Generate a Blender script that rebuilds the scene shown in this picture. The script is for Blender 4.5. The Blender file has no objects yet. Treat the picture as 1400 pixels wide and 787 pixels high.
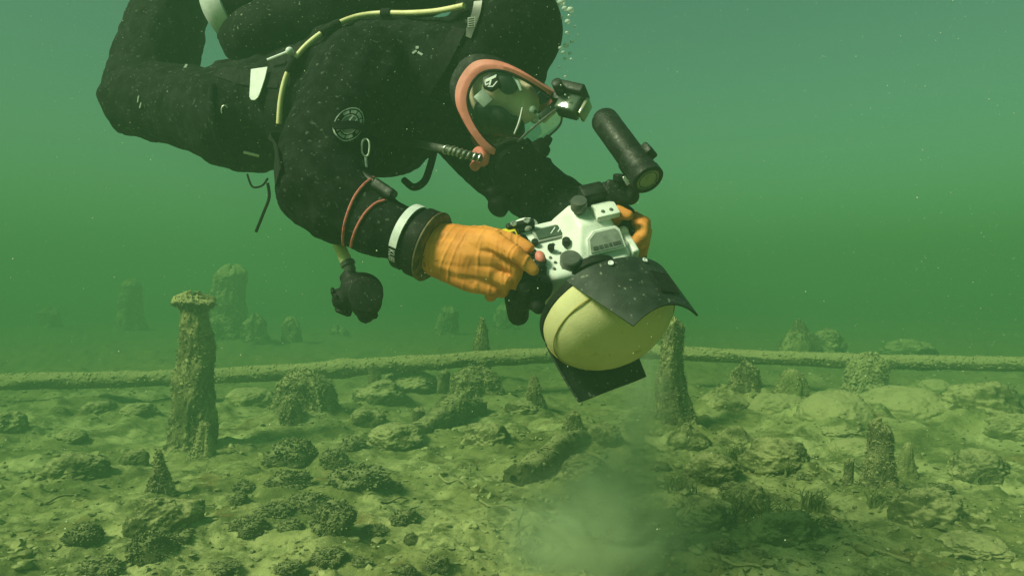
import bpy, bmesh, math, random
import numpy as np
from mathutils import Vector, Matrix
from mathutils.bvhtree import BVHTree
R = math.radians
random.seed(7)
rng = np.random.default_rng(11)
scene = bpy.context.scene
COL = scene.collection

# ------------------------------------------------------------------ camera, sky, sun, exposure
CZ = 0.95                       # lens height above the mean lake bed
FPX = 1000.0                    # focal length in photograph pixels (1400 wide)
cam = bpy.data.cameras.new('camera')
cam.sensor_width = 36.0
cam.lens = 36.0 * FPX / 1400.0
cam.clip_start = 0.02
cam.clip_end = 400
camo = bpy.data.objects.new('camera', cam)
camo.location = (0, 0, CZ)
camo.rotation_euler = (R(90), 0, 0)
COL.objects.link(camo)
scene.camera = camo

SUN_EL = 43.0      # elevation; light comes from the left and a little from behind the lens
sun_from = Vector((-0.78, -0.50, 0)).normalized() * math.cos(R(SUN_EL)) + Vector((0, 0, math.sin(R(SUN_EL))))
world = bpy.data.worlds.new('World')
scene.world = world
world.use_nodes = True
nt = world.node_tree
nt.nodes.clear()
wo = nt.nodes.new('ShaderNodeOutputWorld')
bg = nt.nodes.new('ShaderNodeBackground')
sky = nt.nodes.new('ShaderNodeTexSky')
sky.sky_type = 'NISHITA'
sky.sun_disc = False
sky.sun_elevation = R(SUN_EL)
sky.sun_rotation = math.atan2(sun_from.x, sun_from.y)
sky.air_density = 1.0
sky.dust_density = 2.0
mixw = nt.nodes.new('ShaderNodeMix')
mixw.data_type = 'RGBA'
mixw.blend_type = 'MULTIPLY'
mixw.inputs[0].default_value = 1.0
mixw.inputs[7].default_value = (0.60, 0.92, 0.44, 1)    # daylight filtered by metres of green lake water
nt.links.new(sky.outputs[0], mixw.inputs[6])
nt.links.new(mixw.outputs[2], bg.inputs[0])
bg.inputs[1].default_value = 0.088
nt.links.new(bg.outputs[0], wo.inputs[0])

sl = bpy.data.lights.new('sun', 'SUN')
sl.energy = 5.0
sl.angle = R(15)
sl.color = (1.0, 0.97, 0.66)
so = bpy.data.objects.new('sun', sl)
so.rotation_euler = (-sun_from).to_track_quat('-Z', 'Y').to_euler()
so.location = sun_from * 20
COL.objects.link(so)

scene.view_settings.view_transform = 'Standard'
scene.view_settings.look = 'None'
scene.view_settings.gamma = 1
scene.view_settings.exposure = 0.46
scene.render.engine = 'CYCLES'
scene.cycles.use_denoising = True
scene.cycles.max_bounces = 8
scene.cycles.transparent_max_bounces = 24
scene.cycles.volume_bounces = 1
scene.cycles.volume_step_rate = 2.0
scene.cycles.volume_max_steps = 128
scene.cycles.sample_clamp_indirect = 4.0

HAZE_DENSITY = 0.178
HAZE_COLOR = (0.112, 0.240, 0.140)
HAZE_ABSORB = (0.01, 0.15, 0.045)      # red fades fastest, green last

# ------------------------------------------------------------------ helpers: space and noise
def P(px, py, Y):
    """a point of the place from where the photograph shows it and how far away it is"""
    return Vector(((px - 700.0) * Y / FPX, Y, CZ - (py - 393.5) * Y / FPX))

def _h(ix, iy, iz):
    n = (ix.astype(np.int64) * 374761393 + iy.astype(np.int64) * 668265263 + iz.astype(np.int64) * 2147483647) & 0xFFFFFFFF
    n = ((n ^ (n >> 13)) * 1274126177) & 0xFFFFFFFF
    n = ((n ^ (n >> 16)) * 2246822519) & 0xFFFFFFFF
    return ((n ^ (n >> 15)) & 0xFFFFFF) / float(0xFFFFFF) * 2 - 1

def vn(x, y, z):
    x, y, z = np.broadcast_arrays(np.asarray(x, float), np.asarray(y, float), np.asarray(z, float))
    ix, iy, iz = np.floor(x), np.floor(y), np.floor(z)
    fx, fy, fz = x - ix, y - iy, z - iz
    ux, uy, uz = [f * f * f * (f * (f * 6 - 15) + 10) for f in (fx, fy, fz)]
    r = 0
    for dx in (0, 1):
        wx = ux if dx else 1 - ux
        for dy in (0, 1):
            wy = uy if dy else 1 - uy
            for dz in (0, 1):
                wz = uz if dz else 1 - uz
                r = r + wx * wy * wz * _h(ix + dx, iy + dy, iz + dz)
    return r

def fbm(x, y, z, o=4, g=0.5, l=2.03):
    a, t, s = 1.0, 0, 0
    for k in range(o):
        t = t + a * vn(x + 17.3 * k, y - 9.1 * k, z + 4.7 * k)
        s += a
        a *= g
        x, y, z = np.asarray(x) * l, np.asarray(y) * l, np.asarray(z) * l
        x, y, z = 0.80 * x - 0.48 * y + 0.36 * z, 0.60 * x + 0.64 * y - 0.48 * z, 0.60 * y + 0.80 * z
    return t / s

def sstep(a, b, x):
    t = np.clip((x - a) / (b - a), 0, 1)
    return t * t * (3 - 2 * t)

# ------------------------------------------------------------------ helpers: objects
def link(o, parent=None):
    COL.objects.link(o)
    if parent is not None:
        o.parent = parent
        root = parent
        t = Vector((0, 0, 0))
        while root is not None:
            t = t + root.location if root.type == 'EMPTY' else t
            root = root.parent
        if parent.type == 'EMPTY':
            o.matrix_parent_inverse = Matrix.Translation(-t)
    return o

def tag(o, label=None, cat=None, group=None, kind=None):
    if label: o['label'] = label
    if cat: o['category'] = cat
    if group: o['group'] = group
    if kind: o['kind'] = kind
    return o

def thing(name, label, cat, loc=(0, 0, 0), group=None):
    o = bpy.data.objects.new(name, None)
    o.empty_display_size = 0.05
    o.location = loc
    COL.objects.link(o)
    return tag(o, label, cat, group)

def mesh_np(name, v, f, mat=None, smooth=True, angle=None):
    me = bpy.data.meshes.new(name)
    if isinstance(f, np.ndarray):
        me.vertices.add(len(v)); me.vertices.foreach_set('co', np.asarray(v, np.float32).ravel())
        n, k = f.shape
        me.loops.add(n * k); me.loops.foreach_set('vertex_index', f.astype(np.int32).ravel())
        me.polygons.add(n); me.polygons.foreach_set('loop_start', np.arange(0, n * k, k, dtype=np.int32))
        me.update(calc_edges=True); me.validate()
    else:
        me.from_pydata([tuple(p) for p in v], [], f)
        me.update()
    if smooth:
        me.shade_smooth()
        if angle is not None:
            me.set_sharp_from_angle(angle=R(angle))
    if mat is not None: me.materials.append(mat)
    return me

def put(name, me, parent=None):
    return link(bpy.data.objects.new(name, me), parent)

def basis(ax, hint=(0, 0, 1)):
    a = Vector(ax).normalized()
    h = Vector(hint)
    if abs(a.dot(h.normalized())) > 0.97: h = Vector((1, 0, 0))
    u = (h - a * h.dot(a)).normalized()
    return u, a.cross(u).normalized(), a

class MB:
    def __init__(self): self.v = []; self.f = []
    def add(self, v, f):
        n = len(self.v)
        self.v += [tuple(p) for p in v]
        self.f += [tuple(i + n for i in q) for q in f]
        return self
    def bm(self, bm):
        bm.verts.index_update()
        self.add([v.co.copy() for v in bm.verts], [[v.index for v in f.verts] for f in bm.faces])
        bm.free()
        return self
    def box(self, c, axes, half, bev=0.0, seg=2, taper=None):
        bm = bmesh.new(); bmesh.ops.create_cube(bm, size=2)
        for v in bm.verts:
            k = taper if taper and v.co.z > 0 else (1, 1)
            v.co = Vector((v.co.x * half[0] * k[0], v.co.y * half[1] * k[1], v.co.z * half[2]))
        if bev: bmesh.ops.bevel(bm, geom=list(bm.edges), offset=bev, segments=seg, affect='EDGES', profile=0.5)
        A = [Vector(a).normalized() for a in axes]
        for v in bm.verts: v.co = Vector(c) + A[0] * v.co.x + A[1] * v.co.y + A[2] * v.co.z
        return self.bm(bm)
    def lathe(self, o, axis, prof, seg=32, hint=(0, 0, 1), cap=True, a0=0, a1=360, sq=(1, 1)):
        u, w, a = basis(axis, hint); o = Vector(o)
        full = abs(a1 - a0) >= 360
        n = seg if full else seg + 1
        v = []; f = []
        for t, r in prof:
            for k in range(n):
                th = R(a0) + (R(a1) - R(a0)) * k / seg
                v.append(o + a * t + u * (r * sq[0] * math.cos(th)) + w * (r * sq[1] * math.sin(th)))
        for i in range(len(prof) - 1):
            for k in range(seg):
                k2 = (k + 1) % n
                f.append((i * n + k, i * n + k2, (i + 1) * n + k2, (i + 1) * n + k))
        if cap and full:
            f.append(tuple(reversed(range(n)))); f.append(tuple(range((len(prof) - 1) * n, len(prof) * n)))
        return self.add(v, f)
    def tube(self, pts, rad, seg=10, smooth=0, closed=False, cap=True):
        pts = [Vector(p) for p in pts]
        rad = [rad] * len(pts) if not hasattr(rad, '__len__') else list(rad)
        if smooth:
            pts, rad = catmull(pts, rad, smooth, closed)
        n = len(pts); v = []; f = []
        prev = None
        for i, p in enumerate(pts):
            t = (pts[(i + 1) % n] - pts[i - 1]) if closed else (pts[min(i + 1, n - 1)] - pts[max(i - 1, 0)])
            t.normalize()
            if prev is None: u, w, _ = basis(t, (0, 1, 0.01))
            else:
                u = (prev - t * prev.dot(t)).normalized(); w = t.cross(u)
            prev = u
            for k in range(seg):
                th = 2 * math.pi * k / seg
                v.append(p + (u * math.cos(th) + w * math.sin(th)) * rad[i])
        m = n if closed else n - 1
        for i in range(m):
            j = (i + 1) % n
            for k in range(seg):
                k2 = (k + 1) % seg
                f.append((i * seg + k, i * seg + k2, j * seg + k2, j * seg + k))
        if cap and not closed:
            f.append(tuple(reversed(range(seg)))); f.append(tuple(range((n - 1) * seg, n * seg)))
        return self.add(v, f)
    def ball(self, c, r, sub=3, axes=None):
        bm = bmesh.new(); bmesh.ops.create_icosphere(bm, subdivisions=sub, radius=1)
        r = (r, r, r) if not hasattr(r, '__len__') else r
        A = [Vector(a).normalized() for a in axes] if axes else [Vector((1, 0, 0)), Vector((0, 1, 0)), Vector((0, 0, 1))]
        for v in bm.verts: v.co = Vector(c) + A[0] * v.co.x * r[0] + A[1] * v.co.y * r[1] + A[2] * v.co.z * r[2]
        return self.bm(bm)
    def prism(self, poly, o, ax, ay, az, d, bev=0.0, seg=2):
        bm = bmesh.new()
        ax, ay, az, o = Vector(ax), Vector(ay), Vector(az), Vector(o)
        lo = [bm.verts.new((p[0], p[1], 0)) for p in poly]
        hi = [bm.verts.new((p[0], p[1], d)) for p in poly]
        n = len(poly)
        bm.faces.new(list(reversed(lo))); bm.faces.new(hi)
        for k in range(n): bm.faces.new((lo[k], lo[(k + 1) % n], hi[(k + 1) % n], hi[k]))
        bmesh.ops.recalc_face_normals(bm, faces=list(bm.faces))
        if bev: bmesh.ops.bevel(bm, geom=list(bm.edges), offset=bev, segments=seg, affect='EDGES', profile=0.5)
        for v in bm.verts: v.co = o + ax * v.co.x + ay * v.co.y + az * v.co.z
        return self.bm(bm)
    def strip(self, pts, nrm, width, thick, side=None):
        """a flat ribbon along pts, lying on a surface with normals nrm"""
        v = []; f = []
        n = len(pts)
        for i, p in enumerate(pts):
            t = (pts[min(i + 1, n - 1)] - pts[max(i - 1, 0)]).normalized()
            nn = nrm[i].normalized(); s = t.cross(nn).normalized()
            wd = width if not hasattr(width, '__len__') else width[i]
            for a, b in ((-1, 0), (1, 0), (1, 1), (-1, 1)):
                v.append(p + s * (a * wd / 2) + nn * (b * thick))
        for i in range(n - 1):
            for k in range(4):
                k2 = (k + 1) % 4
                f.append((i * 4 + k, i * 4 + k2, i * 4 + 4 + k2, i * 4 + 4 + k))
        f.append((3, 2, 1, 0)); f.append(tuple(range((n - 1) * 4, n * 4)))
        return self.add(v, f)
    def build(self, name, mat, parent=None, smooth=True, angle=38):
        return put(name, mesh_np(name, self.v, self.f, mat, smooth, angle), parent)

def catmull(pts, rad, sub, closed=False):
    n = len(pts); op = []; orr = []
    segs = n if closed else n - 1
    for i in range(segs):
        p0 = pts[(i - 1) % n] if closed else pts[max(i - 1, 0)]
        p1 = pts[i]; p2 = pts[(i + 1) % n]
        p3 = pts[(i + 2) % n] if closed else pts[min(i + 2, n - 1)]
        for k in range(sub):
            t = k / sub
            op.append(0.5 * ((2 * p1) + (p2 - p0) * t + (2 * p0 - 5 * p1 + 4 * p2 - p3) * t * t + (3 * p1 - p0 - 3 * p2 + p3) * t ** 3))
            orr.append(rad[i] * (1 - t) + rad[(i + 1) % n] * t)
    if not closed:
        op.append(pts[-1]); orr.append(rad[-1])
    return op, orr

def chain(mb, pts, rad, sub=2):
    """overlapping balls along a limb; later fused into one skin"""
    for i in range(len(pts) - 1):
        a, b = Vector(pts[i]), Vector(pts[i + 1])
        n = max(2, int((b - a).length / (min(rad[i], rad[i + 1]) * 0.22)) + 1)
        for k in range(n + 1):
            t = k / n
            mb.ball(a.lerp(b, t), rad[i] * (1 - t) + rad[i + 1] * t, sub)

def fuse(mb, voxel, smooth_it, mat):
    me = mesh_np('fuse', mb.v, mb.f)
    o = bpy.data.objects.new('fuse', me); COL.objects.link(o)
    m = o.modifiers.new('r', 'REMESH'); m.mode = 'VOXEL'; m.voxel_size = voxel
    s = o.modifiers.new('s', 'SMOOTH'); s.factor = 0.5; s.iterations = smooth_it
    dg = bpy.context.evaluated_depsgraph_get()
    out = bpy.data.meshes.new_from_object(o.evaluated_get(dg))
    bpy.data.objects.remove(o); bpy.data.meshes.remove(me)
    out.materials.clear(); out.materials.append(mat)
    out.shade_smooth()
    return out

def co_no(me):
    n = len(me.vertices)
    c = np.empty(n * 3, np.float32); me.vertices.foreach_get('co', c)
    q = np.empty(n * 3, np.float32); me.vertex_normals.foreach_get('vector', q)
    return c.reshape(-1, 3).astype(float), q.reshape(-1, 3).astype(float)

def setco(me, c):
    me.vertices.foreach_set('co', c.astype(np.float32).ravel()); me.update()

def text_flat(body, size):
    cu = bpy.data.curves.new('t', 'FONT'); cu.body = body; cu.size = size; cu.align_x = 'CENTER'; cu.align_y = 'CENTER'
    cu.extrude = 0.0; cu.resolution_u = 3
    o = bpy.data.objects.new('t', cu); COL.objects.link(o)
    dg = bpy.context.evaluated_depsgraph_get()
    me = bpy.data.meshes.new_from_object(o.evaluated_get(dg))
    v = [tuple(p.co) for p in me.vertices]; f = [tuple(p.vertices) for p in me.polygons]
    bpy.data.objects.remove(o); bpy.data.curves.remove(cu); bpy.data.meshes.remove(me)
    return v, f

# ------------------------------------------------------------------ materials
def nodes_of(name):
    m = bpy.data.materials.new(name); m.use_nodes = True
    t = m.node_tree; t.nodes.clear()
    return m, t

def pmat(name, c1, c2=None, scale=12, rough=0.6, bump=0.0, bscale=60, metal=0.0, spec=0.5, detail=5, silt=None, silt_amt=0.5, silt_scale=18, silt_up=0.5, speck=None, speck_scale=300, speck_w=0.06, thr=(0.4, 0.65), sub=None, rough2=None, coat=0.0):
    m, t = nodes_of(name)
    N, L = t.nodes, t.links
    out = N.new('ShaderNodeOutputMaterial'); b = N.new('ShaderNodeBsdfPrincipled')
    L.new(b.outputs[0], out.inputs[0])
    tc = N.new('ShaderNodeTexCoord'); co = tc.outputs['Object']
    def noise(s, d=detail, r=0.55):
        n = N.new('ShaderNodeTexNoise'); n.inputs['Scale'].default_value = s; n.inputs['Detail'].default_value = d; n.inputs['Roughness'].default_value = r
        L.new(co, n.inputs['Vector']); return n.outputs['Fac']
    def ramp(src, a, bb):
        r = N.new('ShaderNodeMapRange'); r.inputs[1].default_value = a; r.inputs[2].default_value = bb; r.interpolation_type = 'SMOOTHSTEP'
        L.new(src, r.inputs[0]); return r.outputs[0]
    def mix(fac, a, bb):
        x = N.new('ShaderNodeMix'); x.data_type = 'RGBA'
        if isinstance(fac, float): x.inputs[0].default_value = fac
        else: L.new(fac, x.inputs[0])
        for i, c in ((6, a), (7, bb)):
            if isinstance(c, tuple): x.inputs[i].default_value = (*c, 1)
            else: L.new(c, x.inputs[i])
        return x.outputs[2]
    col = c1
    if c2 is not None: col = mix(ramp(noise(scale), *thr), c1, c2)
    if speck is not None: col = mix(ramp(noise(speck_scale, 2, 0.5), 0.72 - speck_w, 0.72), col, speck)
    if silt is not None:
        g = N.new('ShaderNodeNewGeometry'); sx = N.new('ShaderNodeSeparateXYZ'); L.new(g.outputs['Normal'], sx.inputs[0])
        mm = N.new('ShaderNodeMath'); mm.operation = 'MULTIPLY_ADD'; mm.inputs[1].default_value = silt_up
        L.new(sx.outputs[2], mm.inputs[0]); L.new(noise(silt_scale, 6, 0.65), mm.inputs[2])
        col = mix(ramp(mm.outputs[0], 1.0 - silt_amt, 1.25 - silt_amt), col, silt)
    if isinstance(col, tuple): b.inputs['Base Color'].default_value = (*col, 1)
    else: L.new(col, b.inputs['Base Color'])
    if rough2 is not None:
        r = N.new('ShaderNodeMapRange'); r.inputs[1].default_value = 0.35; r.inputs[2].default_value = 0.65; r.inputs[3].default_value = rough; r.inputs[4].default_value = rough2
        L.new(noise(scale * 1.7), r.inputs[0]); L.new(r.outputs[0], b.inputs['Roughness'])
    else: b.inputs['Roughness'].default_value = rough
    b.inputs['Metallic'].default_value = metal
    b.inputs['Specular IOR Level'].default_value = spec
    b.inputs['Coat Weight'].default_value = coat
    if sub: b.inputs['Subsurface Weight'].default_value = sub; b.inputs['Subsurface Radius'].default_value = (0.01, 0.005, 0.002)
    if bump:
        bp = N.new('ShaderNodeBump'); bp.inputs['Strength'].default_value = 1.0; bp.inputs['Distance'].default_value = bump
        L.new(noise(bscale, 6, 0.6), bp.inputs['Height']); L.new(bp.outputs[0], b.inputs['Normal'])
    return m

SILT = (0.40, 0.36, 0.17)
M = {}
M['suit'] = pmat('suit', (0.003, 0.0045, 0.004), (0.010, 0.013, 0.011), 34, 0.85, 0.0016, 160, spec=0.10, speck=(0.06, 0.072, 0.06), speck_scale=95, speck_w=0.10)
M['rubber'] = pmat('rubber', (0.004, 0.005, 0.0045), (0.010, 0.012, 0.010), 40, 0.55, 0.0006, 160, spec=0.18, rough2=0.75, speck=(0.07, 0.075, 0.06), speck_scale=170)
M['gloss_black'] = pmat('gloss_black', (0.006, 0.008, 0.007), (0.016, 0.019, 0.016), 60, 0.40, 0.0003, 300, spec=0.28, rough2=0.6, speck=(0.12, 0.13, 0.1), speck_scale=260)
M['webbing'] = pmat('webbing', (0.005, 0.006, 0.0055), (0.014, 0.016, 0.014), 90, 0.85, 0.0006, 700, spec=0.2)
M['glove'] = pmat('glove', (0.82, 0.31, 0.07), (0.64, 0.22, 0.045), 16, 0.6, 0.0004, 180, spec=0.3, rough2=0.8, speck=(0.45, 0.17, 0.035), speck_scale=60)
M['pink'] = pmat('pink', (0.72, 0.22, 0.19), (0.60, 0.18, 0.15), 30, 0.5, 0.0003, 200, spec=0.35)
M['skin'] = pmat('skin', (0.78, 0.60, 0.46), (0.62, 0.45, 0.32), 18, 0.55, 0.0002, 300)
M['white'] = pmat('white', (0.80, 0.81, 0.80), (0.70, 0.72, 0.70), 26, 0.35, 0.0001, 400, spec=0.5, rough2=0.5, speck=(0.5, 0.52, 0.45), speck_scale=240)
M['white_plain'] = pmat('white_plain', (0.72, 0.72, 0.76), (0.62, 0.63, 0.66), 60, 0.5)
M['grey'] = pmat('grey', (0.30, 0.31, 0.30), (0.22, 0.23, 0.22), 60, 0.4)
M['dark_grey'] = pmat('dark_grey', (0.07, 0.075, 0.07), (0.11, 0.115, 0.105), 40, 0.4, 0.0002, 300)
M['metal'] = pmat('metal', (0.62, 0.62, 0.58), (0.45, 0.45, 0.42), 60, 0.28, 0.0001, 200, metal=0.9, rough2=0.45)
M['yellow_hose'] = pmat('yellow_hose', (0.74, 0.66, 0.38), (0.62, 0.54, 0.28), 30, 0.45, 0.0004, 300)
M['neoprene'] = pmat('neoprene', (0.66, 0.59, 0.34), (0.54, 0.47, 0.25), 7, 0.85, 0.0007, 240, spec=0.15, speck=(0.52, 0.45, 0.20), speck_scale=38)
M['seam'] = pmat('seam', (0.34, 0.26, 0.06), (0.28, 0.21, 0.05), 60, 0.8)
M['shade'] = pmat('shade', (0.012, 0.017, 0.015), (0.026, 0.034, 0.030), 22, 0.5, 0.0004, 160, spec=0.28, rough2=0.65, speck=(0.14, 0.15, 0.12), speck_scale=90)
M['yellow'] = pmat('yellow', (0.80, 0.62, 0.04), (0.7, 0.5, 0.03), 60, 0.4)
M['red_cord'] = pmat('red_cord', (0.56, 0.14, 0.12), (0.40, 0.09, 0.08), 120, 0.7, 0.0004, 500)
M['lens'] = pmat('lens', (0.30, 0.30, 0.22), (0.22, 0.23, 0.17), 60, 0.12, spec=0.7, coat=0.6)
M['screen'] = pmat('screen', (0.05, 0.07, 0.055), (0.08, 0.1, 0.08), 40, 0.12, spec=0.6, coat=0.5)
M['tank'] = pmat('tank', (0.004, 0.006, 0.005), (0.012, 0.015, 0.012), 16, 0.85, 0.0010, 120, spec=0.1, speck=(0.2, 0.22, 0.18), speck_scale=110)
M['blade'] = pmat('blade', (0.10, 0.12, 0.03), (0.20, 0.20, 0.07), 30, 0.7)
M['wood'] = pmat('wood', (0.075, 0.075, 0.030), (0.15, 0.145, 0.065), 9, 0.95, 0.012, 26, spec=0.1, silt=SILT, silt_amt=0.52, silt_scale=4, silt_up=0.30)
M['log'] = pmat('log', (0.10, 0.10, 0.042), (0.19, 0.18, 0.08), 7, 0.95, 0.012, 22, spec=0.1, silt=SILT, silt_amt=0.60, silt_scale=5, silt_up=0.6)
M['dark_wood'] = pmat('dark_wood', (0.06, 0.065, 0.024), (0.13, 0.13, 0.052), 9, 0.95, 0.012, 26, spec=0.1, silt=SILT, silt_amt=0.30, silt_scale=6, silt_up=0.35)
M['stone'] = pmat('stone', (0.085, 0.09, 0.034), (0.17, 0.17, 0.068), 8, 0.95, 0.008, 34, spec=0.1, silt=SILT, silt_amt=0.38, silt_scale=4, silt_up=0.35)
M['pale_stone'] = pmat('pale_stone', (0.17, 0.175, 0.068), (0.30, 0.29, 0.125), 5, 0.95, 0.008, 30, spec=0.1, silt=SILT, silt_amt=0.46, silt_scale=4, silt_up=0.35)
M['mussel'] = pmat('mussel', (0.058, 0.062, 0.025), (0.145, 0.145, 0.062), 60, 0.85, 0.002, 160, spec=0.2, silt=(0.31, 0.295, 0.135), silt_amt=0.33, silt_scale=40, silt_up=0.45)
M['debris'] = pmat('debris', (0.22, 0.21, 0.085), (0.44, 0.41, 0.19), 14, 0.9, spec=0.15)
M['shell_white'] = pmat('shell_white', (0.75, 0.72, 0.55), (0.6, 0.58, 0.42), 50, 0.6)
M['speck'] = pmat('speck', (0.62, 0.66, 0.52), (0.5, 0.54, 0.4), 50, 0.7)

def clear_mat(name, tint, gloss):
    m, t = nodes_of(name); N, L = t.nodes, t.links
    out = N.new('ShaderNodeOutputMaterial'); tr = N.new('ShaderNodeBsdfTransparent'); gl = N.new('ShaderNodeBsdfGlossy')
    lw = N.new('ShaderNodeLayerWeight'); lw.inputs[0].default_value = 0.5; mx = N.new('ShaderNodeMixShader')
    fr = N.new('ShaderNodeMapRange'); fr.inputs[1].default_value = 0.35; fr.inputs[2].default_value = 1.0; fr.inputs[3].default_value = gloss * 0.12; fr.inputs[4].default_value = gloss; L.new(lw.outputs['Facing'], fr.inputs[0])
    tr.inputs[0].default_value = (*tint, 1); gl.inputs['Roughness'].default_value = 0.08
    L.new(fr.outputs[0], mx.inputs[0]); L.new(tr.outputs[0], mx.inputs[1]); L.new(gl.outputs[0], mx.inputs[2]); L.new(mx.outputs[0], out.inputs[0])
    return m
M['visor'] = clear_mat('visor', (0.88, 0.94, 0.90), 0.55)
M['bubble'] = clear_mat('bubble', (0.97, 1.0, 0.98), 0.8)
_t = M['bubble'].node_tree
_d = _t.nodes.new('ShaderNodeBsdfDiffuse'); _d.inputs[0].default_value = (0.85, 0.88, 0.85, 1)
_m = _t.nodes.new('ShaderNodeMixShader'); _m.inputs[0].default_value = 0.45
_o = [q for q in _t.nodes if q.type == 'OUTPUT_MATERIAL'][0]; _s = _o.inputs[0].links[0].from_socket
_t.links.new(_s, _m.inputs[1]); _t.links.new(_d.outputs[0], _m.inputs[2]); _t.links.new(_m.outputs[0], _o.inputs[0])

# lake bed: silt with darker films of algae and a fine grain
def bed_material():
    m, t = nodes_of('silt_bed'); N, L = t.nodes, t.links
    out = N.new('ShaderNodeOutputMaterial'); b = N.new('ShaderNodeBsdfPrincipled'); L.new(b.outputs[0], out.inputs[0])
    tc = N.new('ShaderNodeTexCoord')
    def noise(s, d=6, r=0.6, off=0):
        mp = N.new('ShaderNodeMapping'); mp.inputs['Location'].default_value = (off, off * 0.7, 0); L.new(tc.outputs['Object'], mp.inputs[0])
        n = N.new('ShaderNodeTexNoise'); n.inputs['Scale'].default_value = s; n.inputs['Detail'].default_value = d; n.inputs['Roughness'].default_value = r
        L.new(mp.outputs[0], n.inputs['Vector']); return n.outputs['Fac']
    def ramp(src, a, bb):
        r = N.new('ShaderNodeMapRange'); r.inputs[1].default_value = a; r.inputs[2].default_value = bb; r.interpolation_type = 'SMOOTHSTEP'; L.new(src, r.inputs[0]); return r.outputs[0]
    def mix(fac, a, bb):
        x = N.new('ShaderNodeMix'); x.data_type = 'RGBA'; L.new(fac, x.inputs[0])
        for i, c in ((6, a), (7, bb)):
            if isinstance(c, tuple): x.inputs[i].default_value = (*c, 1)
            else: L.new(c, x.inputs[i])
        return x.outputs[2]
    c = mix(ramp(noise(1.3, 7), 0.40, 0.62), (0.24, 0.235, 0.085), (0.50, 0.47, 0.215))
    c = mix(ramp(noise(4, 9, 0.74, 3.1), 0.44, 0.60), c, (0.13, 0.14, 0.048))
    c = mix(ramp(noise(3.1, 6, 0.65, 8.4), 0.56, 0.70), c, (0.20, 0.15, 0.05))
    c = mix(ramp(noise(42, 4, 0.7, 1.1), 0.58, 0.70), c, (0.10, 0.098, 0.042))
    c = mix(ramp(noise(90, 3, 0.6, 5.5), 0.66, 0.72), c, (0.60, 0.55, 0.34))
    # beyond the long log the haze's darker tone is painted into the bed colour
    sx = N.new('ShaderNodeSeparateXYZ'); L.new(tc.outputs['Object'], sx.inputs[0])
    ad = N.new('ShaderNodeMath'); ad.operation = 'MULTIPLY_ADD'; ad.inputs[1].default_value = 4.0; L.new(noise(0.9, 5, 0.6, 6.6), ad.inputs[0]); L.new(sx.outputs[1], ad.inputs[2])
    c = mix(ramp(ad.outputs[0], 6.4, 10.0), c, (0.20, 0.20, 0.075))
    L.new(c, b.inputs['Base Color']); b.inputs['Roughness'].default_value = 0.95; b.inputs['Specular IOR Level'].default_value = 0.1
    bp = N.new('ShaderNodeBump'); bp.inputs['Strength'].default_value = 1.0; bp.inputs['Distance'].default_value = 0.008
    L.new(noise(45, 8, 0.7, 2.2), bp.inputs['Height']); L.new(bp.outputs[0], b.inputs['Normal'])
    return m
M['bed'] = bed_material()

# ------------------------------------------------------------------ the lake bed
def bed_h(x, y):
    x = np.asarray(x, float); y = np.asarray(y, float)
    h = 0.07 * fbm(x * 0.55 + 3.1, y * 0.55, 0.3, 3) + 0.045 * fbm(x * 1.7, y * 1.9 + 5, 1.7, 3)
    lump = fbm(x * 4.2 + 11, y * 4.6, 4.1, 4, 0.55)
    h = h + 0.062 * np.maximum(lump, -0.12) + 0.030 * np.maximum(fbm(x * 8.3 + 5, y * 9.4, 9.9, 3, 0.5), -0.05)
    h = h + 0.016 * np.abs(fbm(x * 13 + 2, y * 15, 2.2, 4, 0.6))
    h = h + 0.05 * sstep(0.8, 2.6, x) * sstep(2.5, 4.5, y) * (1 + fbm(x * 2.1, y * 2.3, 8.8, 3) * 1.5)      # rubble rise on the right
    return h

def bed_hf(x, y):
    return bed_h(x, y) + 0.006 * fbm(np.asarray(x) * 42, np.asarray(y) * 46, 6.2, 3, 0.6)

BUMPS = []      # (x, y, radius, height) of silt heaped against things
def G(px, py):
    """where on the lake bed the photograph's point lies"""
    d = Vector(((px - 700) / FPX, 1.0, -(py - 393.5) / FPX))
    t = np.linspace(1.2, 14, 3000)
    hh = bed_h(d.x * t, t)
    below = np.nonzero(CZ + d.z * t < hh)[0]
    k = t[below[0]] if len(below) else 14.0
    return Vector((d.x * k, k, float(bed_h(d.x * k, k))))

# ------------------------------------------------------------------ things on the lake bed
def ico(sub):
    bm = bmesh.new(); bmesh.ops.create_icosphere(bm, subdivisions=sub, radius=1)
    bm.verts.index_update()
    v = np.array([p.co[:] for p in bm.verts]); f = np.array([[q.index for q in k.verts] for k in bm.faces])
    bm.free(); return v, f
ICO5, ICO4, ICO1 = ico(6), ico(4), ico(1)

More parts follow.
